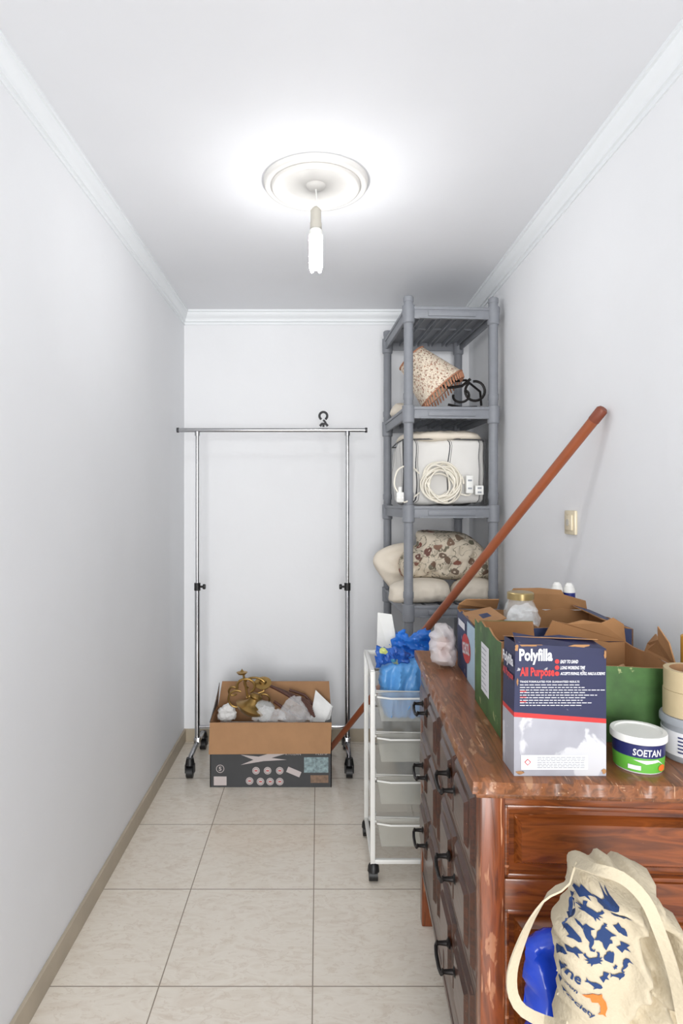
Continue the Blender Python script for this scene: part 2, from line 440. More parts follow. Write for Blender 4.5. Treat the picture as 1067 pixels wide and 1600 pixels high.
# ================================================================= CEILING ROSE + LAMP
LX,LY=-.008,2.14
b=B(); b.lathe([(0,-.012),(.05,-.012),(.100,-.010),(.118,-.013),(.128,-.020),(.138,-.026),(.148,-.027),(.154,-.024),(.156,-.016),(.164,-.015),(.170,-.019),(.177,-.018),(.181,-.012),(.183,0)],Matrix.Translation((LX,LY,ZC)),72)
tag(b.done('ceiling_rose','rose',smooth=True,ang=60),'round white plaster ceiling rose with stepped rings around the lamp cord','ceiling rose')
lp=thing('pendant_lamp','bare lit tube bulb hanging on a short cord from the ceiling rose','lamp',(LX,LY,2.21))
b=B(); b.lathe([(0,-.024),(.012,-.026),(.03,-.020),(.036,-.012)],Matrix.Translation((LX,LY,ZC)),24); b.done('ceiling_cap','rose',lp,smooth=True)
b=B(); b.tube([(LX,LY,2.498),(LX+.003,LY,2.46),(LX,LY,2.425)],.0028); b.done('cord','white',lp,smooth=True)
LB=Matrix.Translation((LX,LY,.022))
b=B(); b.lathe([(0,2.412),(.008,2.412),(.014,2.406),(.0185,2.40),(.0185,2.36),(.0205,2.355),(.0205,2.335),(0,2.335)],LB,24); b.done('lamp_socket','sockc',lp,smooth=True)
bb=B(); bb.lathe([(0,2.336),(.017,2.336),(.023,2.328),(.024,2.312),(.020,2.306),(0,2.306)],LB,24); bulb=bb.done('bulb','white',lp,smooth=True)
b=B()
for k in range(3):
    a=k*2*PI/3+.52; dx,dy=math.cos(a),math.sin(a); px_,py_=-dy,dx
    pts=[]
    for s_ in (-1,1):
        x=LX+dx*.0145+px_*.0095*s_; y=LY+dy*.0145+py_*.0095*s_
        zz=[2.332,2.226] if s_<0 else [2.226,2.332]
        for z in zz: pts.append((x,y,z))
        if s_<0: pts.append((LX+dx*.0145,LY+dy*.0145,2.213))
    b.tube(pts,.0076,6)
b.done('glow_tube','bulb',bulb,smooth=True)
# ================================================================= WALL SOCKET
ws=thing('wall_socket','small cream wall socket plate high on the right wall above the dresser','socket',(XR,2.13,1.33))
b=B().box((XR-.010,2.085,1.288),(XR,2.175,1.372),.004); b.done('plate','cream',ws,smooth=True)
b=B().box((XR-.016,2.100,1.303),(XR-.009,2.160,1.357),.003); b.done('rocker','cream',ws,smooth=True)
b=B(); b.tube([(XR-.018,2.13,1.33),(XR-.015,2.13,1.33)],.012,16); b.done('outlet','sockc',ws,smooth=True)
# ================================================================= CLOTHES RACK
DR=3.3; xl,xr=-.652,.158; zr=1.79
rk=thing('clothes_rack','chrome clothes rail on black casters standing against the back wall','clothes rack',(-.25,DR,0))
b=B(); b.tube([(-.757,DR,zr),(.259,DR,zr)],.0115,14); b.done('hanging_rail','chrome',rk,smooth=True)
for x in (-.757,.259):
    b=B(); b.tube([(x-.006,DR,zr),(x+.006,DR,zr)],.0135,14); b.done('end_cap','hookm',rk,smooth=True)
for x in (xl,xr):
    s=1 if x<0 else -1
    b=B(); b.tube([(x,DR,.085),(x,DR,.95)],.0135,14); b.done('lower_post','chrome',rk,smooth=True)
    b=B(); b.tube([(x,DR,.93),(x,DR,zr-.006)],.0095,12); b.tube([(x,DR,zr-.03),(x,DR,zr-.008)],.014,12); b.done('upper_post','chrome',rk,smooth=True)
    b=B(); b.tube([(x,DR,.925),(x,DR,.965)],.017,12); b.tube([(x,DR,.945),(x+.03*s,DR,.945)],.006,8); b.lathe([(0,.028),(.013,.030),(.015,.036),(.013,.044),(0,.045)],Matrix.Translation((x,DR,.945))@Matrix.Rotation(PI/2*s,4,'Y'),10); b.done('clamp_knob','black',rk,smooth=True)
    b=B(); b.tube([(x,DR-.19,.085),(x,DR-.17,.10),(x,DR,.105),(x,DR+.15,.10),(x,DR+.17,.085)],.0125,12); b.box((x-.016,DR-.02,.085),(x+.016,DR+.02,.135),.004); b.done('foot_bar','chrome',rk,smooth=True)
    for y in (DR-.19,DR+.17):
        c=B(); c.lathe([(0,.10),(.018,.10),(.021,.085),(.024,.068),(.019,.062),(0,.062)],Matrix.Translation((x,y,0)),14); c.box((x-.024,y-.012,.026),(x-.018,y+.014,.068)); c.box((x+.018,y-.012,.026),(x+.024,y+.014,.068)); co=c.done('caster','black',rk,smooth=True)
        w=B(); w.tube([(x-.016,y,.0285),(x+.016,y,.0285)],.0285,20); w.done('wheel','black',co,smooth=True)
b=B(); b.tube([(xl,DR,.19),(xr,DR,.19)],.0085,10); b.done('cross_bar','chrome',rk,smooth=True)
hk=B()
hc=Vector((.028,DR,1.867))
hk.tube([hc+Vector((.021*math.cos(a),0,.021*math.sin(a))) for a in [(-60+i*15)*PI/180 for i in range(21)]],.0065,8)
hk.tube([hc+Vector((.0,0,-.022)),hc+Vector((.012,0,-.035)),(.03,DR,1.823),(.028,DR,1.808)],.006,8)
hk.tube([(.01,DR,1.812),(.02,DR,1.824),(.042,DR,1.824),(.052,DR,1.812)],.007,8)
tag(hk.done('ring_hook','hookm',smooth=True),'small dark metal ring hook sitting on top of the chrome rail','hook')
# ================================================================= FLOOR CARTON
dB=3.004; kx=dB/F; bx0=(328-VX)*kx; BW=.598; BD=.245; BH=.318
cb=thing('cardboard_box','open charcoal printed cardboard box with brown flaps on the tiles under the clothes rail','cardboard box',(bx0,dB,0))
b=B(); T_=.004
b.panel([(0,0,0),(BW,0,0),(BW,0,BH),(0,0,BH)],T_)
b.panel([(BW,BD,0),(0,BD,0),(0,BD,BH),(BW,BD,BH)],T_)
b.panel([(0,BD,0),(0,0,0),(0,0,BH),(0,BD,BH)],T_)
b.panel([(BW,0,0),(BW,BD,0),(BW,BD,BH),(BW,0,BH)],T_)
b.box((T_,T_,0),(BW-T_,BD-T_,.004),mi=1)
b.done('carton_body',['charc','kraft'],cb,local=True,fixn=False)
b=B(); b.panel([(0,-.001,BH),(BW,-.001,BH),(BW-.006,-.030,BH-.140),(.000,-.034,BH-.142)],.003,0,1); b.done('flap',['charc','kraft'],cb,local=True,fixn=False,label='brown front flap folded down over the printed side')
b=B(); b.panel([(0,BD,BH),(BW,BD,BH),(BW-.008,BD+.012,BH+.128),(.02,BD+.012,BH+.128)],.003,1,0); b.done('flap',['charc','kraft'],cb,local=True,fixn=False)
b=B(); b.panel([(0,0,BH),(0,BD,BH),(.012,BD-.02,BH+.13),(.03,.03,BH+.11)],.003,1,0); b.done('flap',['charc','kraft'],cb,local=True,fixn=False)
b=B(); b.panel([(BW,BD,BH),(BW,0,BH),(BW-.06,.02,BH-.08),(BW-.06,BD-.02,BH-.08)],.003,1,0); b.done('flap',['charc','kraft'],cb,local=True,fixn=False)
def fb(px,py): return ((px-328)*kx,(1230-py)*kx)
def fmap(co): return Vector((co.x,-.0012,co.y))
b=B()
blade=[fb(x,y) for x,y in [(376,1195),(396,1187),(376,1179),(404,1182),(418,1178),(452,1176),(424,1184),(448,1187),(412,1189)]]
b.add(poly2d(blade),f=fmap)
ICON=[(400,1204),(418,1204),(437,1204),(390,1220),(407,1221),(422,1221),(437,1221)]
u,v=fb(344,1201); b.add(ring2d(.017,.020,u,v),f=fmap); b.add(text2d('5',.014,.02,u,v,bold=.02),f=fmap)
u,v=fb(459,1206); b.add(poly2d([(-.035,-.014),(.035,-.014),(.035,.014),(-.035,.014)],u,v,1,-.4),f=fmap)
u0,v0=fb(334,1227); u1,v1=fb(354,1213); b.add(rect2d(u0,v0,u1,v1),f=fmap)
u,v=fb(458,1178); b.add(text2d('KTOZAN',.075,.011,u,v),f=fmap)
u,v=fb(503,1177.5); b.add(text2d('FLEMP',.06,.011,u,v),f=fmap)
b.done('printed_mark','iconp',cb,local=True)
for x,y in ICON:
    u,v=fb(x,y); b=B(); b.add(poly2d(circ(18,.0185),u,v),f=fmap,mi=0)
    b.add(ring2d(.0130,.0145,u,v,16),f=lambda c:Vector((c.x,-.0018,c.y)),mi=1)
    b.add(rect2d(u-.007,v-.0025,u+.007,v+.0025),f=lambda c:Vector((c.x,-.0018,c.y)),mi=2)
    b.done('icon_mark',['iconp','charc','red'],cb,local=True)
b=B(); u0,v0=fb(475,1207); u1,v1=fb(513,1183); b.add(rect2d(u0,v0,u1,v1),f=fmap); b.done('picture_panel','teal',cb,local=True)
b=B(); u0,v0=fb(485,1223); u1,v1=fb(513,1211); b.add(rect2d(u0,v0,u1,v1),f=fmap); b.done('picture_strip','dimpic',cb,local=True)
# contents
o=B().box((bx0+.012,dB+.015,.0045),(bx0+.50,dB+.225,.245),.006).done('foam_block','foam'); tag(o,'white foam block packed inside the open floor box under the brass fitting','foam packing')
br=thing('brass_light_fitting','tarnished brass lamp fitting with scroll arms and a bell cup in the floor box','light fitting',(bx0+.17,dB+.12,.245))
def arc(c,r,a0,a1,n=14,sq=1,dy=0): return [Vector((c.x+r*math.cos(math.radians(a0+(a1-a0)*i/n)),c.y+dy*i/n,c.z+sq*r*math.sin(math.radians(a0+(a1-a0)*i/n)))) for i in range(n+1)]
tilt=Matrix.Translation(P(390,1116,3.08))@Matrix.Rotation(.35,4,'Y')
b=B(); b.lathe([(.02,-.0),(.048,.004),(.075,.022),(.086,.038),(.082,.040),(.062,.046),(.036,.066),(.028,.085),(.034,.095),(.026,.105),(.012,.110),(0,.110)],tilt,28); b.done('bell_cup','brass',br,smooth=True)
b=B()
b.tube(arc(P(384,1072,3.1),.045,-60,200,16,.8),.0065,8); b.tube(arc(P(398,1070,3.12),.055,20,230,16,.6,.03),.006,8); b.tube(arc(P(370,1092,3.08),.042,60,300,14),.0055,8)
b.tube([P(392,1105,3.1),P(386,1085,3.1),P(380,1052,3.1)],.006,8); b.tube([P(385,1090,3.1),P(412,1080,3.12),P(414,1062,3.14)],.006,8)
b.tube(arc(P(364,1080,3.14),.022,0,330,14),.005,8); b.tube(arc(P(412,1092,3.14),.03,-40,200,14,.8),.005,8)
b.done('scroll_arm','brass',br,smooth=True)
b=B(); b.lathe([(0,0),(.03,.002),(.042,.012),(.044,.018),(.02,.022),(.016,.034),(0,.034)],Matrix.Translation(P(411,1071,3.14))@Matrix.Rotation(.5,4,'X'),22); b.lathe([(0,0),(.02,.002),(.028,.012),(.01,.016),(0,.03)],Matrix.Translation(P(378,1054,3.1)),18); b.done('candle_cup','brass',br,smooth=True)
b=B(); b.lathe([(.022,0),(.05,.01),(.058,.04),(.045,.075),(.04,.10),(.037,.10),(.042,.075),(.054,.04),(.046,.012),(.02,.003)],Matrix.Translation(P(424,1119,3.08))@Matrix.Rotation(-1.0,4,'Y'),24); tag(b.done('glass_lamp_shade','glass',smooth=True),'clear glass lamp shade lying beside the brass fitting in the box','lamp shade')
b=B()
for i in range(9):
    b.tube([P(400+i*5,1063+i*2,3.2-i*.005),P(440+i*4,1078+i*3,3.18-i*.008),P(484+i,1096+i*3,3.15-i*.009)],.0055,6)
b.tube([P(428,1096,3.1),P(450,1112,3.1),P(478,1122,3.1)],.008,6); b.tube([P(452,1078,3.2),P(476,1086,3.19),P(492,1104,3.18)],.007,6)
tag(b.done('rod_bundle','dkwood',smooth=True),'bundle of thin dark brown rods sticking up from the floor box','rods')
b,fr=inflate(opx([(438,1126),(440,1104),(452,1090),(466,1088),(476,1102),(486,1118),(482,1127)],3.05),.020,.015,.03,.008,.008,22,3,.8,mapd(3.05),cr=.02,cs=24,jag=.012); tag(b.done('plastic_bag','film',smooth=True,ang=30),'crumpled clear plastic bag in the floor box','plastic bag')
b,fr=inflate(opx([(396,1125),(400,1112),(414,1102),(430,1107),(444,1114),(443,1126)],3.025),.012,.008,.03,.007,.006,24,5,.8,mapd(3.025),cr=.015,cs=26,jag=.010); tag(b.done('bubble_wrap','film',smooth=True,ang=30),'clear bubble wrap around the glass in front of the brass fitting','plastic wrap')
b=B(); b.panel([P(484,1128,3.13),P(508,1128,3.12),P(520,1104,3.16),P(493,1078,3.18)],.002,0,0); b.panel([P(508,1128,3.12),P(514,1128,3.06),P(518,1108,3.10),P(520,1104,3.16)],.002,0,0); tag(b.done('folded_card','paper'),'folded white card leaning up at the right of the floor box','card')
b,fr=inflate(opx([(341,1124),(342,1108),(354,1100),(366,1104),(369,1118),(362,1126)],3.12),.02,.02,.02,.007,.006,24,8,.8,mapd(3.12),cr=.02,cs=30,jag=.010); tag(b.done('tissue_paper','paper',smooth=True,ang=30),'crumpled white tissue at the left of the floor box','tissue')
# ================================================================= SHELF UNIT
su=thing('shelving_unit','tall grey plastic shelving unit in the back right corner','shelving unit',(.424,2.87,0),.055)
SW,SD=.405,.585; LV=[2.313,1.845,1.379,.913,.447,.10]
for x in (0,SW):
    for y in (0,SD):
        b=B(); pr=[(0,0),(.022,0)]
        for L in LV[::-1]: pr+=[(.022,L+.035),(.0245,L+.04),(.0245,L+.065),(.022,L+.07)] if L<2.2 else [(.022,2.34),(.024,2.342),(.024,2.362),(.018,2.368)]
        pr.append((0,2.368))
        b.lathe(pr,Matrix.Translation((x,y,0)),20); b.done('post','greyp',su,local=True,smooth=True)
for L in LV:
    b=B()
    b.box((.02,-.014,L-.052),(SW-.02,.0,L),.003); b.box((.02,-.018,L-.010),(SW-.02,.004,L+.004),.002); b.box((.05,-.020,L-.052),(SW-.05,-.012,L-.046))
    b.box((.09,-.019,L-.040),(SW-.09,-.013,L-.016),.002)
    b.box((.02,SD,L-.052),(SW-.02,SD+.014,L),.003)
    for x in (-.014,SW): b.box((x,.02,L-.052),(x+.014,SD-.02,L),.003)
    for x in (-.019,SW-.004): b.box((x,.02,L-.010),(x+.023,SD-.02,L+.004),.002)
    n=5
    for i in range(n):
        x0=.002+i*(SW-.004)/n; w_=(SW-.004)/n; b.box((x0+.009,.0,L-.010),(x0+w_-.009,SD,L))
        for q_ in (.009,w_-.014): b.box((x0+q_,.0,L-.030),(x0+q_+.005,SD,L-.008))
    b.box((0,SD/2-.004,L-.018),(SW,SD/2+.004,L-.002))
    for x in (0,SW):
        for y in (0,SD): b.lathe([(.023,L-.075),(.0285,L-.07),(.030,L-.02),(.030,L+.008),(.023,L+.010)],Matrix.Translation((x,y,0)),18)
    b.done('shelf','greyp',su,local=True,smooth=True,ang=30)
# lamp lying on 2nd shelf
tl=thing('table_lamp','table lamp with paisley fringed shade and black scroll base lying on the second shelf','lamp',P(690,643,3.02))
cw=P(690,609,3.03); cn=P(643,560,3.06)
ax=(cw-cn).normalized(); hh=(cw-cn).length
q=ax.to_track_quat('Z','Y').to_matrix().to_4x4(); Mx=Matrix.Translation(cn)@q
b=B(); b.lathe([(.076,0),(.130,hh),(.128,hh),(.074,0),(.076,0)],Mx,36); b.done('lamp_shade','shade',tl,smooth=True,ang=60)
b=B()
for rr,z0 in ((.0775,0.0),(.1315,hh)):
    b.tube([Mx@Vector((rr*math.cos(a),rr*math.sin(a),z0)) for a in [2*PI*i/40 for i in range(40)]],.004,6,closed=True)
for i in range(46):
    a=2*PI*i/46; p=Mx@Vector((.131*math.cos(a),.131*math.sin(a),hh)); e=p+ax*.014+Vector((0,0,-.022)); 
    if e.z<1.852: e=p+ax*.02; e.z=max(e.z,1.853)
    b.tube([p,(p+e)/2,e],[.002,.0046,.0036],5)
b.done('fringe','fringe',tl,smooth=True)
b=B()
cc=P(742,611,3.0)
b.tube([cw-ax*.03,cw+Vector((.04,0,.01)),P(722,603,3.02),P(735,592,3.0)],.007,8)
b.tube(arc(cc,.048,100,-240,22,1),[.0065]*23,8)
b.tube(arc(P(722,618,2.98),.036,60,-200,16,.8,.04),.006,8)
b.tube([P(700,632,3.0),P(722,637,2.98),P(745,636,2.98)],.006,8); b.tube([P(705,596,3.06),P(728,594,3.1),P(750,612,3.14),P(752,634,3.14)],.006,8)
b.done('scroll_base','iron',tl,smooth=True)
b,fr=inflate([(-.05,-.05),(.05,-.06),(.06,.05),(-.05,.06)],.05,.03,.05,.012,.008,14,2,.5,lambda u,v,w:Vector((.452+u,3.30+v,1.882+w)),cr=.02,cs=14); tag(b.done('folded_cloth','pillow',smooth=True,ang=60),'small folded white cloth behind the lampshade on the second shelf','cloth')
# striped bag
bg=thing('striped_storage_bag','white quilted storage bag with dark stripes on the third shelf','storage bag',(.61,3.13,1.385))
b=B(); b.add(softbox((.400,2.935,1.384),(.812,3.38,1.712),14,.007,8,16,3)); b.done('bag_body','stripe',bg,smooth=True,ang=180)
b=B(); zt=1.702
b.tube([(.408,2.943,zt),(.60,2.932,zt+.004),(.803,2.943,zt-.002),(.808,3.15,zt),(.803,3.37,zt),(.60,3.376,zt+.005),(.408,3.37,zt),(.401,3.15,zt)],.0035,8,closed=True)
for x in (.408,.803): b.tube([(x,2.942,zt),(x+(.003 if x<.5 else -.003),2.938,1.55),(x,2.944,1.395)],.0035,8)
b.done('piping','charc',bg,smooth=True)
b,fr=inflate([(-.17,-.17),(.16,-.18),(.18,.16),(-.16,.18)],.030,.02,.07,.016,.012,12,4,.6,lambda u,v,w:Vector((.61+u,3.13+v,1.716+w)),cr=.02,cs=8); b.done('bag_lid','pillow',bg,smooth=True,ang=180)
# cable coil
ec=thing('extension_cord','coiled white extension cable with sockets hanging in front of the striped bag','extension cord',P(690,780,2.91))
b=B(); random.seed(11)
pts=[]; NL=13; prm=[(random.uniform(.055,.135),random.uniform(.060,.108),random.uniform(-.028,.022),random.uniform(-.018,.016),random.uniform(-.9,.9)) for _ in range(NL+1)]
for i in range(NL*28):
    k=i//28; t=(i%28)/28; a=2*PI*t
    A_=[p*(1-t)+q*t for p,q in zip(prm[k],prm[k+1])]
    ex,ez=A_[0]*math.cos(a),A_[1]*math.sin(a); th=A_[4]
    x=P(688,0,2.9).x+A_[2]+ex*math.cos(th)-ez*math.sin(th); z=1.488+A_[3]+ex*math.sin(th)+ez*math.cos(th)
    y=2.900+.008*math.sin(k*2.3)+.010*math.sin(a*2+k*1.3)+.001*k-.008
    x=max(.456+.004*(k%4),min(.795,x))
    pts.append((x,y,max(z,1.3915+.003*(k%3))))
b.tube(pts,.0043,6)
b.tube(catmull([P(720,772,2.9),P(732,774,2.885),P(738,768,2.885)],.01,False),.004,6)
b.tube(catmull([P(655,740,2.9),P(640,728,2.88),P(622,734,2.86),P(616,756,2.85),P(622,770,2.845)],.01,False),.004,6)
b.tube(catmull([P(655,770,2.9),P(645,778,2.87),P(632,785,2.845),P(627,782,2.85)],.01,False),.004,6)
b.done('cable','cable',ec,smooth=True)
for (px,py,w,h_) in ((733,757,.034,.085),(748,766,.040,.045)):
    c=P(px,py,2.885); b=B().box((c.x-w/2,c.y-.014,c.z-h_/2),(c.x+w/2,c.y+.014,c.z+h_/2),.004); o=b.done('socket_block','white',ec,smooth=True)
    for i in range(2):
        b=B(); zc=c.z+h_*(.22-.44*i); b.box((c.x-.009,c.y-.0155,zc-.004),(c.x+.009,c.y-.0135,zc+.004)); b.done('slot','tubg',o)
c=P(625,776,2.84); b=B(); b.box((c.x-.018,c.y-.012,c.z-.028),(c.x+.018,c.y+.012,c.z+.022),.008); b.tube([c+Vector((0,0,.02)),c+Vector((0,0,.045))],.009,10); o=b.done('plug','white',ec,smooth=True)
for dx in (-.009,.009):
    b=B(); b.box((c.x+dx-.003,c.y-.020,c.z-.008),(c.x+dx+.003,c.y-.010,c.z-.002)); b.done('plug_pin','chrome',o)
# pillows
def pillow(name,pts,d,hf,hb,R,m,lab,seed,amp=.008,cat='pillow',zm=.9145,cr=.02,**k):
    b,fr=inflate(opx(pts,d),hf,hb,R,.010,amp,9,seed,.6,mapd(d,zm),cr=cr,cs=10,**k); o=b.done(name,m,smooth=True,ang=180); return tag(o,lab,cat)
pillow('pillow',[(583,880),(586,866),(600,856),(622,849),(640,850),(646,872),(640,900),(634,922),(616,924),(604,912),(592,896)],3.20,.04,.05,.09,'pillow','cream pillow bulging out at the left side of the fourth shelf',1,.010,zm=-9,cr=.035,dirn=(.7,1.3))
pillow('pillow',[(608,926),(613,912),(648,903),(692,906),(703,922),(700,938),(660,942),(612,941)],3.0,.09,.10,.05,'pillow','flat cream pillow under the left half of the floral cushion',2,cr=.03)
pillow('pillow',[(702,925),(713,908),(742,901),(766,908),(771,928),(762,939),(712,940),(704,936)],3.03,.09,.10,.05,'pillow','flat cream pillow under the right half of the floral cushion',3,cr=.03)
pillow('floral_cushion',[(650,850),(652,830),(688,829),(726,834),(754,856),(768,884),(766,904),(716,906),(664,904),(630,902),(622,880),(634,858)],3.14,.13,.08,.07,'flor','large floral cushion with red and green blooms on top of the cream pillows',4,.024,'cushion',-9,.06,rot=.5,dirn=(1.3,.7))
# ================================================================= POLE
pb=Vector((.053,3.40,0)); pt_=Vector((XR-.020,1.855,1.685)); dv=(pt_-pb).normalized()
pb=pb+Vector((0,0,.012))
po=thing('broom_handle','long reddish brown wooden pole leaning diagonally against the right wall','pole',(.053,3.40,0))
b=B(); b.tube([pb,pb+(pt_-pb)*.5,pt_-dv*.045],[.0145,.0165,.0165],18); b.done('shaft','pole',po,smooth=True)
b=B(); b.tube([pt_-dv*.047,pt_-dv*.006,pt_],[.0175,.0175,.013],18); b.done('end_cap','poleend',po,smooth=True)
# ================================================================= TROLLEY
tr=thing('drawer_trolley','narrow white trolley with frosted pull out drawers on black casters behind the dresser','trolley',(.35,2.42,0))
tx0,tx1,ty0,ty1=.202,.50,2.265,2.57
for x in (tx0,tx1):
    for y in (ty0,ty1):
        b=B(); b.box((x-.009,y-.009,.062),(x+.009,y+.009,.775),.003); b.done('post','white',tr,smooth=True)
        c=B(); c.lathe([(0,.066),(.012,.066),(.02,.055),(.022,.035),(0,.035)],Matrix.Translation((x+.003,y,0)),12); co=c.done('caster','black',tr,smooth=True)
        w=B(); w.tube([(x-.014,y,.023),(x+.018,y,.023)],.023,16); w.done('wheel','black',co,smooth=True)
b=B()
for z in (.775,.075):
    for y in (ty0,ty1):
        if z<.5 or y==ty1: b.box((tx0-.008,y-.008,z-.012),(tx1+.008,y+.008,z+.004),.003)
    for x in (tx0,tx1): b.box((x-.008,ty0,z-.012),(x+.008,ty1,z+.004),.003)
zs=[.70,.548,.39,.232]
for z in zs:
    for x in (tx0+.008,tx1-.014): b.box((x,ty0,z-.018),(x+.006,ty1,z-.010))
b.done('frame_rail','white',tr,smooth=True)
for z in zs:
    b=B(); bm=b.bm; x0,x1,y0,y1=tx0+.016,tx1-.016,ty0+.002,ty1-.012; t=.018; zb=z-.118
    lo=[bm.verts.new(v) for v in ((x0+t,y0+t,zb),(x1-t,y0+t,zb),(x1-t,y1-t,zb),(x0+t,y1-t,zb))]; hi_=[bm.verts.new(v) for v in ((x0,y0,z),(x1,y0,z),(x1,y1,z),(x0,y1,z))]
    bm.faces.new(lo[::-1])
    for i in range(4): bm.faces.new((lo[i],lo[(i+1)%4],hi_[(i+1)%4],hi_[i]))
    bmesh.ops.solidify(bm,geom=list(bm.faces),thickness=.002)
    dr=b.done('drawer','tray',tr)
    b=B(); b.tube([(x0-.004,y0-.004,z),(x1+.004,y0-.004,z),(x1+.004,y1,z),(x0-.004,y1,z)],.005,8,closed=True); b.tube([(x0,y0-.006,z-.02),(x0+.05,y0-.014,z-.024),(x1-.05,y0-.014,z-.024),(x1,y0-.006,z-.02)],.0035,8); b.done('drawer_rim','white',dr,smooth=True)
b,fr=inflate(opx([(604,1122),(594,1085),(592,1050),(600,1036),(645,1030),(676,1040),(682,1122),(640,1128)],2.34),.050,.09,.035,.009,.014,12,6,.8,mapd(2.34,.590),cr=.05,cs=10,jag=.010,dirn=(1.5,.5),rot=.2); tag(b.done('blue_bag','blueb',smooth=True,ang=60),'pale blue plastic bag stuffed in the top drawer of the trolley','plastic bag')
b,fr=inflate(opx([(610,1016),(614,996),(622,986),(646,990),(662,984),(684,994),(692,1015),(684,1038),(650,1042),(626,1032)],2.47),.02,.03,.03,.007,.016,16,7,.8,mapd(2.47),cr=.06,cs=12,jag=.028,dirn=(.7,1.4),rot=.4); tag(b.done('blue_bag','bluep',smooth=True,ang=50),'bright blue shiny plastic bag topmost of the heap on the trolley','plastic bag')
b,fr=inflate(opx([(586,1044),(588,1024),(592,1011),(612,1013),(632,1017),(642,1030),(622,1039),(603,1038)],2.32),.012,.012,.02,.006,.010,18,9,.8,mapd(2.32),cr=.035,cs=16,jag=.02,rot=-.6,dirn=(1.4,.7)); tag(b.done('printed_bag','blueprint',smooth=True,ang=50),'blue patterned shopping bag folded over the front left of the trolley','shopping bag')
b=B(); b.panel([P(588,1040,2.53),P(614,1040,2.50),P(621,1012,2.50),P(612,960,2.53),P(590,957,2.55)],.004,0,0); tag(b.done('white_board','white'),'white board standing at the back left of the trolley','board')
# ================================================================= DRESSER
DX,DY,DRZ=.277,1.098,-.051; DW,DL,DH=.52,.98,.90
dz=thing('dresser','old reddish brown wooden chest of drawers with a worn top','dresser',(DX,DY,0),DRZ)
def L(b,n,m,ang=35): return b.done(n,m,dz,local=True,smooth=True,ang=ang)
t=bmesh.new(); bmesh.ops.create_cube(t,size=1)
for v in t.verts: v.co=Vector(((v.co.x+.5)*DW,(v.co.y+.5)*DL,.888+v.co.z*.024))
bmesh.ops.subdivide_edges(t,edges=[e for e in t.edges if abs(e.verts[0].co.z-e.verts[1].co.z)<.001],cuts=70,use_grid_fill=True)
for v in t.verts:
    ex=min(v.co.x,DW-v.co.x); ey=min(v.co.y,DL-v.co.y)
    if min(ex,ey)<1e-4 and v.co.z>.89:
        k=max(0,noise.noise(Vector((v.co.x*38,v.co.y*38,1.3)))+.1)*.014
        if ex<1e-4: v.co.x+=k*(1 if v.co.x<.1 else -1)
        if ey<1e-4: v.co.y+=k*(1 if v.co.y<.1 else -1)
        v.co.z-=.002+k*.5
b=B(); b.add(t); b.box((.008,.008,.864),(DW,DL-.008,.877),.004); L(b,'top','wtop',30)
b=B(); b.box((.035,.045,.16),(DW-.01,DL-.045,.866)); L(b,'carcass','wdr')
for x in (.018,DW-.055):
    for y in (.018,DL-.06):
        b=B(); b.box((x,y,.0),(x+.045,y+.042,.866),.004); L(b,'leg','wleg')
def frust(b,axis,a0,a1,c0,c1,face,dep,ins):
    def v(a,c,t): return (face-t,a,c) if axis=='x' else (a,face-t,c)
    lo=[v(a0,c0,0),v(a1,c0,0),v(a1,c1,0),v(a0,c1,0)]; hi_=[v(a0+ins,c0+ins,dep),v(a1-ins,c0+ins,dep),v(a1-ins,c1-ins,dep),v(a0+ins,c1-ins,dep)]
    A=[b.bm.verts.new(p) for p in lo]; C=[b.bm.verts.new(p) for p in hi_]
    b.bm.faces.new(C); b.bm.faces.new(A[::-1])
    for i in range(4): b.bm.faces.new((A[i],A[(i+1)%4],C[(i+1)%4],C[i]))
yy=.020
for z0,z1 in ((.846,.866),(.655,.712),(.16,.235)):
    b=B(); b.box((.062,yy+.002,z0),(DW-.054,yy+.026,z1),.003); L(b,'end_rail','wend')
for z0,z1 in ((.712,.846),(.235,.655)):
    b=B(); b.box((.062,yy+.016,z0),(DW-.054,yy+.03,z1))
    e=.009
    for lo,hi in (((.063,yy+.004,z0),(DW-.055,yy+.02,z0+e)),((.063,yy+.004,z1-e),(DW-.055,yy+.02,z1)),((.063,yy+.004,z0),(.063+e,yy+.02,z1)),((DW-.055-e,yy+.004,z0),(DW-.055,yy+.02,z1))): b.box(lo,hi,.003)
    frust(b,'y',.082,DW-.074,z0+.020,z1-.020,yy+.017,.016,.012); L(b,'end_panel','wend')
b=B()
for z in (.857,.674,.477,.275,.175): b.box((.020,.06,z-.010),(.04,DL-.06,z+.010),.003)
b.box((.020,DL/2-.014,.17),(.04,DL/2+.014,.866),.003); b.box((.022,.06,.165),(.04,DL-.06,.27),.003); L(b,'front_frame','wdr')
rows=[(.684,.847),(.487,.664),(.285,.467)]
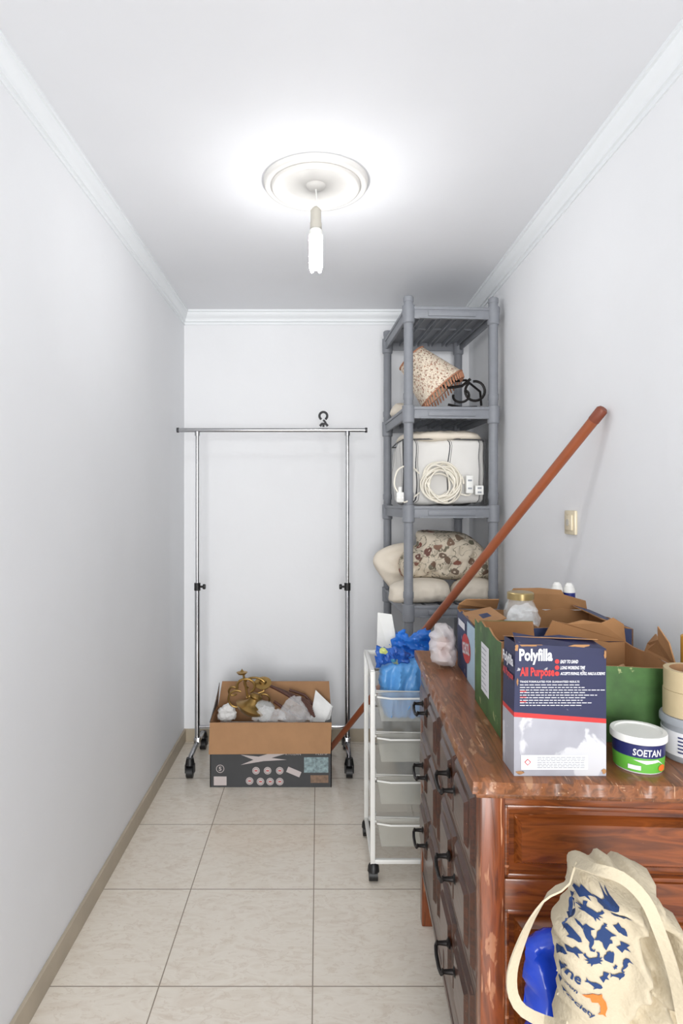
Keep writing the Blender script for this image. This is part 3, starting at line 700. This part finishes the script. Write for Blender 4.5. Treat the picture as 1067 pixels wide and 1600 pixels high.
for z0,z1 in rows:
    for y0,y1 in ((.064,DL/2-.017),(DL/2+.017,DL-.064)):
        b=B(); b.box((.020,y0,z0),(.038,y1,z1),.003)
        ym=(y0+y1)/2
        for (p0,p1) in ((y0+.012,ym-.006),(ym+.006,y1-.012)):
            frust(b,'x',p0,p1,z0+.012,z1-.012,.020,.008,.008); frust(b,'x',p0+.028,p1-.028,z0+.034,z1-.034,.012,.007,.008)
        d=L(b,'drawer','wdr',25)
        zc=(z0+z1)/2+.015; hy=ym-.01 if y0<.2 else ym+.03
        b=B()
        for s in (-.043,.043):
            b.lathe([(0,-.004),(.011,-.004),(.012,0),(.006,.004),(.0045,.022),(.007,.026),(0,.030)],Matrix.Translation((.005,hy+s,zc))@Matrix.Rotation(-PI/2,4,'Y'),10)
        b.tube([(-.019,hy-.046,zc+.002),(-.023,hy-.042,zc-.006),(-.025,hy-.02,zc-.010),(-.025,hy+.02,zc-.010),(-.023,hy+.042,zc-.006),(-.019,hy+.046,zc+.002)],.0042,8)
        b.done('handle','iron',d,local=True,smooth=True)
# ================================================================= DRESSER-TOP THINGS
ZT=.9005
dP=1.116; kp=dP/F; fx0=(803-VX)*kp; PW=(947-803)*kp; PH=.236; PD=.068
pf=thing('filler_box','navy and pale grey filler powder box with a red band on the dresser top','box',(fx0,dP,ZT),.0)
b=B(); bm=b.bm
def band(za,zb,mi):
    cor=[(0,0),(PW,0),(PW,PD),(0,PD)]; tz=[0,1,1,0]
    def zz(z,x,y,t):
        if z==0: return 0
        if z==PH: return PH+(.006 if x==0 else -.004)
        return z-.012*t
    A=[bm.verts.new((x,y,zz(za,x,y,t))) for (x,y),t in zip(cor,tz)]; C=[bm.verts.new((x+(.003 if (zb==PH and x==0) else 0),y,zz(zb,x,y,t))) for (x,y),t in zip(cor,tz)]
    for i in range(4): bm.faces.new((A[i],A[(i+1)%4],C[(i+1)%4],C[i])).material_index=mi
    return A,C
a,_=band(0,.108,1); band(.108,.1165,2); _,c=band(.1165,PH,0)
bm.faces.new(a[::-1]).material_index=1; bm.faces.new(c).material_index=0
b.done('carton_body',['navy','greyw','red'],pf,local=True)
b=B(); b.panel([(.003,0,PH+.006),(PW,0,PH-.004),(PW-.008,.045,PH+.004),(PW*.6,.046,PH+.012),(PW*.3,.038,PH+.010),(.010,.040,PH+.018)],.0012,0,1); b.panel([(PW,PD,PH-.004),(0,PD,PH+.006),(.004,.025,PH+.014),(PW-.004,.025,PH+.008)],.0012,0,1); b.done('top_flap',['navy','kraft2'],pf,local=True,fixn=False)
def pm(px,py): return ((px-803)*kp,(1213-py)*kp)
fp=lambda co: Vector((co.x,-.0008,co.y))
def sidemap(co): return Vector((-.0008,PD-co.x,co.y))
random.seed(21)
def jagpoly(cx,cy,rx,ry,n=16): return [(cx+rx*math.cos(2*PI*i/n)*random.uniform(.5,1.1),cy+ry*math.sin(2*PI*i/n)*random.uniform(.5,1.1)) for i in range(n)]
for px,py,rx,ry in ((807,1012,.004,.010),(830,1006,.024,.007),(945,1022,.003,.008),(812,1207,.008,.004),(943,1206,.005,.006),(905,1009,.022,.0035),(808,1066,.002,.008)):
    u,v=pm(px,py); b=B(); b.add(poly2d(jagpoly(u,v,rx,ry)),f=lambda co:Vector((min(max(co.x,.0012),PW-.0005),-.0014,min(co.y,PH+.004))))
    b.done('torn_patch','kraft2',pf,local=True,label='torn edge showing bare cardboard')
b=B()
def pt(s,x0,x1,y0,y1,bold=0,bb=None,f=fp,sh=0):
    u0,v0=pm(x0,y1); u1,v1=pm(x1,y0); (bb or b).add(text2d(s,u1-u0,v1-v0,(u0+u1)/2,(v0+v1)/2,0,bold,sh),f=f)
pt('Polyfilla',811,863,1014,1039,.035)
pt('EASY TO SAND',875,903,1031.5,1037,.03,sh=.3); pt('LONG WORKING TIME',875,914,1041,1046.5,.03,sh=.3); pt('ACCEPTS FIXINGS, PLUGS, NAILS & SCREWS',875,945,1050.5,1056,.03,sh=.3)
pt('TRADE FORMULATED FOR GUARANTEED RESULTS',812,905,1064,1067,.02)
for yy in [1070+i*4.0 for i in range(9)]:
    x=812
    end=random.uniform(900,942)
    while x<end:
        w=random.uniform(3,9); u0,v0=pm(x,yy+1.1); u1,v1=pm(x+w,yy); b.add(rect2d(u0,v0,u1,v1),f=fp); x+=w+1.4
b.add(text2d('Polyfilla',.062,.025,PD/2,.205,0,.03),f=sidemap)
b.done('white_lettering','whitep',pf,local=True)
b=B()
pt('All Purpose',812,866,1043,1061,.04)
for y in (1034,1043.5,1053): u,v=pm(870,y); b.add(poly2d(circ(14,.0042),u,v),f=fp)
for yy in (1080,1089,1096): u0,v0=pm(812,yy+1.4); u1,v1=pm(822,yy); b.add(rect2d(u0,v0,u1,v1),f=lambda co:Vector((co.x,-.0011,co.y)))
b.done('red_lettering','red',pf,local=True)
b=B(); b.add(text2d('All Purpose',.062,.018,PD/2,.178,0,.035),f=sidemap); b.done('red_lettering','red',pf,local=True)
u,v=pm(824,1191)
b=B(); b.add(poly2d([(-.0062,0),(0,-.0062),(.0062,0),(0,.0062)],u,v),f=lambda co:Vector((co.x,-.0012,co.y)),mi=0); b.add(poly2d([(-.0044,0),(0,-.0044),(.0044,0),(0,.0044)],u,v),f=lambda co:Vector((co.x,-.0016,co.y)),mi=1); b.done('hazard_mark',['red','whitep'],pf,local=True)
b=B(); u0,v0=pm(814,1203); u1,v1=pm(918,1180); b.add(rect2d(u0,v0,u1,v1),f=fp); b.done('safety_label','whitep',pf,local=True)
b=B()
for yy in [1183+i*2.7 for i in range(7)]:
    x=839
    while x<912:
        w=random.uniform(3,8); u0,v0=pm(x,yy+1.0); u1,v1=pm(min(x+w,914),yy); b.add(rect2d(u0,v0,u1,v1),f=lambda co:Vector((co.x,-.0012,co.y))); x+=w+1.2
b.done('small_print','tubg',pf,local=True)
# small tub
tcx,tcy=(997-VX)*1.162/F,1.162
tb=thing('plaster_tub','small round tub with white lid and green label beside the filler box','tub',(tcx,tcy,ZT))
TM=Matrix.Translation((tcx,tcy,ZT))
b=B(); b.lathe([(0,0),(.041,0),(.0425,.003),(.0440,.056),(0,.056)],TM,40); b.done('tub_body','whitep',tb,smooth=True)
b=B(); b.lathe([(.0428,.003),(.0434,.003),(.0450,.030),(.044,.030)],TM,40); b.done('label_band','ltgreen',tb,smooth=True)
b=B(); b.lathe([(.0430,.030),(.0450,.030),(.0456,.0535),(.0435,.0535)],TM,40); b.done('label_band','navyl',tb,smooth=True)
b=B(); b.lathe([(0,.066),(.040,.066),(.041,.0685),(.0485,.0685),(.0495,.066),(.0495,.056),(.0485,.055),(.044,.055)],TM,40); b.done('lid','white',tb,smooth=True)
def cyl(r,cx,cy,z0,a0=0): return lambda co: Vector((cx+r*math.sin(co.x/r+a0),cy-r*math.cos(co.x/r+a0),z0+co.y))
b=B(); b.add(fine(text2d('SOETAN',.052,.013,0,.0405,0,.02,.1),.006),f=cyl(.0464,tcx,tcy,ZT,-.12)); b.add(fine(rect2d(-.034,.008,-.012,.016),.006),f=cyl(.0456,tcx,tcy,ZT,-.12))
b.add(fine(poly2d([(-.026,.026),(-.004,.020),(.02,.024),(.032,.017),(.018,.028),(.0,.027)]),.006),f=cyl(.0456,tcx,tcy,ZT,-.1)); b.done('lettering','whitep',tb)
b=B(); b.add(fine(poly2d(circ(14,.009,.006),.024,.012),.006),f=cyl(.0454,tcx,tcy,ZT)); b.done('picture_mark','orange',tb)
rcx,rcy=.735,1.20; RM=Matrix.Translation((rcx,rcy,ZT))
gt=thing('putty_tub','pale tub with grey lid at the right edge of the dresser top','tub',(rcx,rcy,ZT))
b=B(); b.lathe([(0,0),(.050,0),(.052,.003),(.055,.075),(0,.075)],RM,36); b.done('tub_body','tubg',gt,smooth=True)
b=B(); b.lathe([(.0518,.012),(.0528,.012),(.0552,.058),(.054,.058)],RM,36); b.done('label_band','whitep',gt,smooth=True)
b=B(); b.lathe([(0,.082),(.056,.084),(.058,.080),(.058,.070),(.055,.070)],RM,36); b.done('lid','tubg',gt,smooth=True)
b=B()
for i in range(5):
    b.add(fine(rect2d(-.022,.02+i*.007,.01,.0225+i*.007),.006),f=cyl(.0560,rcx,rcy,ZT,-.6))
b.done('small_print','navyl',gt)
def roll(z,r,h_,lab,ox):
    m=Matrix.Translation((rcx+ox,rcy,ZT+z)); b=B(); b.lathe([(r,0),(r,h_),(r*.78,h_),(r*.78,0),(r,0)],m,40,mi=[0,0,1,0]); o=b.done('tape_roll',['tape','kraft'],smooth=True); tag(o,lab,'tape roll','tape rolls on the putty tub')
roll(.0845,.050,.048,'beige masking tape roll resting directly on the putty tub',-.002); roll(.133,.047,.040,'upper masking tape roll of the two stacked at the right edge',-.004)
yt=thing('sealant_tube','slim amber sealant tube standing at the right edge behind the tape rolls','tube',(.835,1.37,ZT))
b=B(); b.lathe([(0,0),(.020,0),(.020,.20),(.010,.206),(0,.206)],Matrix.Translation((.835,1.37,ZT)),24); b.done('tube_body','yellow',yt,smooth=True)
b=B(); b.lathe([(0,.204),(.008,.204),(.004,.27),(0,.27)],Matrix.Translation((.835,1.37,ZT)),14); b.done('nozzle','yellow',yt,smooth=True)
# cartons
def edge(p,q,n,amp,seed):
    o=[]
    for i in range(n+1):
        t=i/n; a=0 if i in (0,n) else amp*noise.noise(Vector((i*1.7,seed*3.3,.5)))*2
        o.append((p[0]+(q[0]-p[0])*t,p[1]+(q[1]-p[1])*t,p[2]+(q[2]-p[2])*t+a))
    return o
def carton(name,label,loc,rz,W,D,hf,hb,hl,hr,mo):
    t=thing(name,label,'carton',loc,rz); T=.004; b=B()
    b.panel([(0,0,0),(W,0,0)]+edge((W,0,hf[1]),(0,0,hf[0]),9,.005,1),T)
    b.panel([(W,D,0),(0,D,0)]+edge((0,D,hb),(W,D,hb),9,.008,2),T)
    b.panel([(0,D,0),(0,0,0)]+edge((0,0,hl[0]),(0,D,hl[1]),7,.006,3),T)
    b.panel([(W,0,0),(W,D,0)]+edge((W,D,hr),(W,0,hr),6,.005,4),T)
    b.box((T,T,0),(W-T,D-T,.004),mi=1)
    b.done('carton_body',[mo,'kraft2'],t,local=True,fixn=False); return t
def flap(t,pts,mo,a=1): 
    b=B(); b.panel(pts,.003,a,1-a); b.done('flap',[mo,'kraft2'],t,local=True,fixn=False)
GW,GD=.375,.27
gc=carton('green_carton','green printed cardboard carton standing open behind the filler box',(.385,1.285,ZT),-.05,GW,GD,(.165,.150),.15,(.205,.205),.150,'green')
b=B(); b.add(rect2d(.08,.05,.16,.165),f=lambda co:Vector((-.001,GD-co.x,co.y))); b.done('paper_label','whitep',gc,local=True)
b=B()
for i in range(9): b.add(rect2d(.088,.06+i*.0115,.088+random.uniform(.03,.062),.0625+i*.0115),f=lambda co:Vector((-.0016,GD-co.x,co.y)))
b.done('small_print','tubg',gc,local=True)
K='kraft2'
def kflap(t,pts): b=B(); b.panel(pts,.003,0,0); b.done('flap',[K],t,local=True,fixn=False)
kflap(gc,[(GW,.03,.15),(GW,GD*.62,.15),(GW+.004,GD*.60,.170),(GW+.004,GD*.46,.20),(GW-.012,GD*.30,.196),(GW-.018,.07,.228),(GW-.012,.035,.20)])
kflap(gc,[(GW*.45,GD,.15),(GW,GD,.15),(GW-.01,GD-.012,.195),(GW*.90,GD-.018,.212),(GW*.82,GD-.02,.199),(GW*.70,GD-.02,.206),(GW*.60,GD-.02,.196),(GW*.5,GD-.02,.204)])
flap(gc,[(.0,GD,.15),(GW*.4,GD,.15),(GW*.38,GD-.01,.20),(.01,GD-.01,.20)],'green',1)
NW,ND=.40,.285
nc=carton('navy_carton','navy printed cardboard carton with red emblem at the far end of the dresser top',(.415,1.60,ZT),-.05,NW,ND,(.172,.172),.172,(.172,.172),.172,'navy2')
b=B(); b.add(rect2d(.16,.0,.275,.165),f=lambda co:Vector((-.001,ND-co.x,co.y))) ; b.done('pale_panel','lblue',nc,local=True)
b=B(); b.add(poly2d(circ(28,.062,.040),.15,.085),f=lambda co:Vector((-.002,ND-co.x,co.y))); b.done('red_emblem','red',nc,local=True)
b=B(); b.add(text2d('SCHOOL',.10,.034,.15,.085,.15,.03,.2),f=lambda co:Vector((-.003,ND-co.x,co.y))); b.add(rect2d(.03,.13,.13,.15),f=lambda co:Vector((-.002,ND-co.x,co.y))); b.done('lettering','whitep',nc,local=True)
kflap(nc,[(0,ND,.172),(NW*.30,ND,.172),(NW*.30,ND-.03,.205),(.02,ND-.035,.205),(0,ND-.03,.19)])
flap(nc,[(.0,.0,.172),(.0,ND*.7,.172),(.075,ND*.6,.195),(.085,.03,.19)],'navy2',0)
kflap(nc,[(NW*.38,ND,.172),(NW*.98,ND,.172),(NW*.96,ND-.01,.20),(NW*.80,ND-.01,.218),(NW*.78,ND-.01,.232),(NW*.62,ND-.01,.238),(NW*.42,ND-.01,.236),(NW*.40,ND-.01,.225)])
flap(nc,[(NW,.0,.172),(NW,ND,.172),(NW-.06,ND-.02,.19),(NW-.06,.05,.19)],'navy2',0)
b=B(); b.box((.17,.005,.005),(.174,ND-.006,.165),mi=0); b.done('divider',K,nc,local=True)
random.seed(8)
lab=['pale wooden stick lying across the right of the green carton','short split stick poking up in the green carton','broken stick at the front right of the green carton']
for i,(a,c) in enumerate((((915,1072,1.40),(990,1044,1.36)),((935,1062,1.46),(975,1040,1.42)),((960,1068,1.40),(1000,1052,1.36)))):
    b=B(); p,q=P(*a),P(*c); b.tube([p,(p+q)/2+Vector((0,0,.002)),q],[.006,.007,.005],6); o=b.done('wooden_stick','stick',smooth=True); tag(o,lab[i],'stick')
o=B().box((.41,1.31,ZT+.0045),(.725,1.51,ZT+.095),.004).done('paper_packet','kraft'); tag(o,'brown packet filling the bottom of the green carton under the sticks','packet')
# jar
jx,jy=(813-VX)*1.74/F,1.74
jr=thing('glass_jar','tall glass jar with gold lid in the navy carton','jar',(jx,jy,ZT+.005)); JM=Matrix.Translation((jx,jy,ZT+.005))
b=B(); b.lathe([(0,0),(.042,0),(.046,.006),(.046,.185),(.040,.205),(.034,.215),(.034,.226)],JM,32); b.done('jar_body','glass',jr,smooth=True)
b=B(); b.lathe([(0,.240),(.034,.240),(.037,.237),(.037,.220),(.034,.220)],JM,32); b.done('lid','lid',jr,smooth=True)
b,fr=inflate([(-.036,.01),(.036,.01),(.038,.17),(.0,.20),(-.038,.17)],.030,.030,.03,.008,.006,30,4,.7,lambda u,v,w:Vector((jx+u,jy-w,ZT+.005+v)),cr=.02,cs=30); b.done('jar_filling','paper',jr,smooth=True,ang=40)
b,fr=inflate(opx([(790,978),(794,956),(812,944),(832,946),(842,962),(840,980)],1.67),.012,.01,.02,.007,.008,26,6,.8,mapd(1.67),cr=.03,cs=26,jag=.012); tag(b.done('clear_bag','film',smooth=True,ang=40),'crumpled clear plastic bag in front of the glass jar','plastic bag')
for i,px in enumerate((870,889)):
    h_=.244-.002*i; yb=1.955; x,y=(px-VX)*yb/F,yb; bo=thing('glue_bottle',('left' if i==0 else 'right')+' one of two slim white bottles behind the navy carton','bottle',(x,y,ZT),0,'slim white bottles behind the navy carton'); m=Matrix.Translation((x,y,ZT))
    b=B(); b.lathe([(0,0),(.017,0),(.018,.004),(.018,h_-.020),(.014,h_-.012),(.014,h_-.008),(0,h_-.008)],m,20); b.done('bottle_body','white',bo,smooth=True)
    b=B(); b.lathe([(0,h_),(.008,h_),(.012,h_-.006),(.014,h_-.010)],m,16); b.done('nozzle','white',bo,smooth=True)
    b=B(); b.lathe([(.0183,h_-.054),(.0186,h_-.054),(.0186,h_-.030),(.0183,h_-.030)],m,20); b.done('label_band','bluecap',bo,smooth=True)
b,fr=inflate(opx([(676,1036),(670,1010),(674,988),(688,974),(704,978),(712,1000),(714,1030),(710,1040),(694,1041)],1.86),.045,.045,.035,.007,.010,22,3,.8,mapd(1.86,ZT+.001),cr=.045,cs=17,jag=.012); tag(b.done('plastic_bag','filmw',smooth=True,ang=40),'milky plastic bag on the far left corner of the dresser top','plastic bag')
b,fr=inflate(opx([(684,1030),(682,1005),(692,994),(702,1000),(704,1026),(695,1034)],1.86),.022,.022,.03,.009,.004,22,3,.5,mapd(1.86,ZT+.003)); tag(b.done('folded_rag','pink',smooth=True,ang=180),'salmon pink rag inside the milky plastic bag','rag')
# ================================================================= TUB + SACK + TOTE
bi=thing('blue_bin','blue plastic tub on the floor under the canvas tote bag','bin',(.54,.90,0))
b=B(); bm=b.bm; x0,x1,y0,y1=.345,.74,.76,1.045; ZR=.50
lo=[bm.verts.new(v) for v in ((x0+.03,y0+.03,0),(x1-.03,y0+.03,0),(x1-.03,y1-.03,0),(x0+.03,y1-.03,0))]; hi_=[bm.verts.new(v) for v in ((x0,y0,ZR),(x1,y0,ZR),(x1,y1,ZR),(x0,y1,ZR))]
bm.faces.new(lo[::-1])
for i in range(4): bm.faces.new((lo[i],lo[(i+1)%4],hi_[(i+1)%4],hi_[i]))
vert=[e for e in bm.edges if abs(e.verts[0].co.z-e.verts[1].co.z)>.1]
bmesh.ops.bevel(bm,geom=vert,offset=.03,segments=4,affect='EDGES')
bmesh.ops.solidify(bm,geom=list(bm.faces),thickness=.003)
b.box((x0+.02,y0+.02,.415),(x1-.02,y1-.02,.425)); b.done('bin_body','bluebin',bi,smooth=True,ang=40)
def rr(x0,x1,y0,y1,r,z):
    o=[]
    for cx,cy,a0 in ((x1-r,y1-r,0),(x0+r,y1-r,90),(x0+r,y0+r,180),(x1-r,y0+r,270)):
        for i in range(5): a=math.radians(a0+i*22.5); o.append((cx+r*math.cos(a),cy+r*math.sin(a),z))
    return o
b=B(); b.tube(rr(x0-.002,x1+.002,y0-.002,y1+.002,.032,ZR),.006,8,closed=True); b.done('rim','bluebin',bi,smooth=True)
zf=.427
so=opx([(820,1500),(824,1474),(838,1458),(880,1454),(925,1468),(990,1490),(1000,1560),(1000,1690),(930,1725),(842,1718),(828,1640),(818,1560)],1.0)
b,fr=inflate(so,.028,.03,.030,.009,.012,9,17,.7,mapd(1.0,zf),dirn=(1.3,.7),cr=.06,cs=9,rot=.3,jag=.014); tag(b.done('blue_sack','bluesack',smooth=True,ang=50),'crumpled glossy deep blue plastic sack between the tote bag and the dresser end','plastic bag')
dT=.87
tt=thing('tote_bag','cream canvas tote bag printed with blue sea creatures slumped against the dresser end','tote bag',(.50,.88,zf))
tout=opx([(897,1348),(908,1336),(926,1346),(948,1341),(970,1352),(992,1350),(1008,1366),(1018,1394),(1044,1420),(1062,1460),(1096,1500),(1112,1600),(1112,1780),(1000,1812),(900,1800),(878,1690),(873,1600),(871,1550),(872,1490),(873,1440),(888,1408),(889,1374)],dT)
def cx_(a,b_,c,d_,dep,wid):
    (u0,v0),(u1,v1)=opx([(a,b_),(c,d_)],dT-.03); return (u0,v0,u1,v1,dep,wid)
cre=[cx_(900,1352,975,1388,.018,.008),cx_(925,1350,1015,1425,.022,.009),cx_(1000,1410,1012,1520,.022,.009),cx_(1008,1520,985,1600,.016,.009),cx_(1020,1410,1060,1520,.028,.011),cx_(1045,1470,1050,1600,.024,.011),cx_(905,1372,892,1405,.012,.006),cx_(1015,1545,1080,1570,.018,.009),cx_(950,1372,1005,1380,.016,.006),cx_(1000,1360,1040,1440,.018,.007)]
(cu_,cv_),=opx([(925,1485)],dT-.03)
b,tf=inflate(tout,.045,.05,.035,.0055,.020,8,12,.75,mapd(dT,zf),(1.5,.55),cr=.05,cs=9,rot=-.5,jag=.012,creases=cre,calm=(cu_,cv_,.060,.105,.28)); b.done('bag_body','canvas',tt,smooth=True,ang=180)
def deco(bm2,eps=.0018):
    fine(bm2,.005); return bm2,(lambda co: Vector((co.x,dT-tf(co.x,co.y)-eps,co.y)))
dF=dT-.048
def tp(px,py): return ((px-VX)*dF/F, H-(py-VY)*dF/F)
fish=[(1,0),(.6,.3),(.2,.42),(-.3,.25),(-.55,.08),(-1,.4),(-.85,0),(-1,-.4),(-.55,-.08),(-.2,-.25),(.1,-.5),(.2,-.38),(.6,-.28)]
star=[(math.cos(PI/2+i*PI/5)*(1 if i%2==0 else .38),math.sin(PI/2+i*PI/5)*(1 if i%2==0 else .38)) for i in range(10)]
turtle=[(1,0),(.8,.2),(.55,.15),(.5,.45),(.8,.9),(.45,.8),(.1,.5),(-.3,.5),(-.7,.8),(-.6,.4),(-.75,0),(-.6,-.4),(-.7,-.8),(-.3,-.5),(.1,-.5),(.45,-.8),(.8,-.9),(.5,-.45),(.55,-.15),(.8,-.2)]
crab=[(.0,.35),(.4,.3),(.6,.6),(.55,.9),(.85,.7),(.8,.45),(.6,.15),(1,.1),(.6,-.05),(.9,-.3),(.5,-.25),(.6,-.6),(.3,-.35),(-.3,-.35),(-.6,-.6),(-.5,-.25),(-.9,-.3),(-.6,-.05),(-1,.1),(-.6,.15),(-.8,.45),(-.85,.7),(-.55,.9),(-.6,.6),(-.4,.3)]
whale=[(1,.1),(.8,.35),(.2,.45),(-.4,.25),(-.7,.3),(-1,.6),(-.9,.2),(-1.1,-.1),(-.7,.05),(-.3,-.1),(.1,-.25),(.0,-.6),(.4,-.25),(.8,-.15)]
horse=[(.2,1),(.45,.8),(.8,.65),(.4,.6),(.3,.3),(.45,0),(.3,-.4),(0,-.7),(.15,-.9),(.35,-.8),(.2,-1.05),(-.15,-.95),(-.15,-.6),(.0,-.3),(-.2,.0),(-.25,.5),(-.1,.85)]
shell=[(0,-.8),(.25,-.6),(.8,.1),(.85,.4),(.6,.45),(.5,.7),(.25,.62),(0,.85),(-.25,.62),(-.5,.7),(-.6,.45),(-.85,.4),(-.8,.1),(-.25,-.6)]
b=B()
cr_=[(fish,902,1422,14,.3),(star,922,1410,11,.2),(turtle,943,1404,14,.7),(shell,903,1446,12,.1),(crab,930,1436,16,-.3),(fish,962,1424,13,2.8),(whale,900,1474,15,-.5),(horse,923,1472,17,.2),(turtle,946,1468,16,-.6),(fish,970,1452,12,-.8),(star,905,1500,11,.0),(crab,930,1503,14,.4),(shell,954,1498,11,.5),(star,974,1480,10,.5),(fish,890,1510,8,-.2),(horse,976,1508,12,-.3),(star,888,1446,8,.3),(star,946,1528,9,.3),(whale,966,1526,11,.2),(star,911,1432,4,0),(star,948,1450,4,.5),(fish,914,1458,5,2.5),(star,962,1512,4,.1)]
k_=dF/F
for sh,x,y,s,r in cr_:
    u,v=tp(x,y); q,f=deco(poly2d(sh,u,v,s*k_,r)); b.add(q,f=f)
u,v=tp(930,1543); q,f=deco(poly2d(whale,u,v,12*k_,-.2)); b.add(q,f=f)
u,v=tp(900,1539); q,f=deco(text2d('rine',27*k_,17*k_,u,v,-.18,.02)); b.add(q,f=f)
u,v=tp(913,1586); q,f=deco(text2d('society',38*k_,10*k_,u,v,-.36,.02)); b.add(q,f=f)
u,v=tp(899,1561); q,f=deco(text2d('vation',22*k_,7*k_,u,v,-.28,.02)); b.add(q,f=f)
b.done('sea_creature_print','inkblue',tt)
b=B()
dol=[(1.0,-1.0),(1.15,-.4),(.95,.2),(.55,.62),(.5,.95),(.2,.75),(-.3,.72),(-.75,.4),(-1.15,.2),(-.8,.12),(-.45,.2),(-.3,-.15),(-.15,.12),(.25,.0),(.5,-.35),(.55,-.9),(.3,-1.15),(.75,-1.05),(1.15,-1.25)]
u,v=tp(932,1569); q,f=deco(poly2d(dol,u,v,16*k_,-.1)); b.add(q,f=f); b.done('dolphin_emblem','orange',tt)
def strapd(pts,w,wd):
    b=B(); pts=catmull(pts,.01,False); n=len(pts)
    wds=[(Vector(wd)+Vector((.5*math.sin(i*.21),.5*math.cos(i*.17),.3*math.sin(i*.31)))).normalized() for i in range(n)]
    b.ribbon(pts,wds,w,.0025); b.done('strap','canvas',tt,smooth=True,ang=50)
strapd([P(900,1350,.85),P(886,1380,.835),P(858,1398,.83),P(832,1434,.83),P(812,1478,.835),P(800,1520,.84),P(802,1556,.845),P(818,1580,.84),P(850,1596,.835),P(884,1606,.80)],.015,(.8,.6,.2))
strapd([P(899,1348,.85),P(930,1358,.81),P(972,1372,.795),P(1006,1404,.785),P(1028,1450,.780),P(1052,1520,.780),P(1070,1610,.78)],.015,(.8,0,.5))
# ================================================================= LIGHT + CAMERA
w=bpy.data.worlds.new('World'); SC.world=w; w.use_nodes=True
w.node_tree.nodes['Background'].inputs[0].default_value=(.96,.98,1,1); w.node_tree.nodes['Background'].inputs[1].default_value=1.3
al=bpy.data.lights.new('fill_light','AREA'); al.shape='RECTANGLE'; al.size=1.6; al.size_y=2.1; al.energy=145; al.color=(1,.995,.99)  # unseen area light added behind the camera as fill, no doorway built
ao=bpy.data.objects.new('fill_light',al); COL.objects.link(ao); ao.location=(0,-2.8,1.35); ao.rotation_euler=(PI/2,0,0)
cam=bpy.data.cameras.new('camera'); cam.sensor_width=36; cam.sensor_fit='AUTO'; cam.lens=36*F/1600
cam.shift_x=(533.5-VX)/1600; cam.shift_y=-(800-VY)/1600; cam.clip_start=.02
co=bpy.data.objects.new('camera',cam); COL.objects.link(co); co.location=(0,0,H); co.rotation_euler=(PI/2,0,0)
SC.camera=co
SC.view_settings.view_transform='Standard'
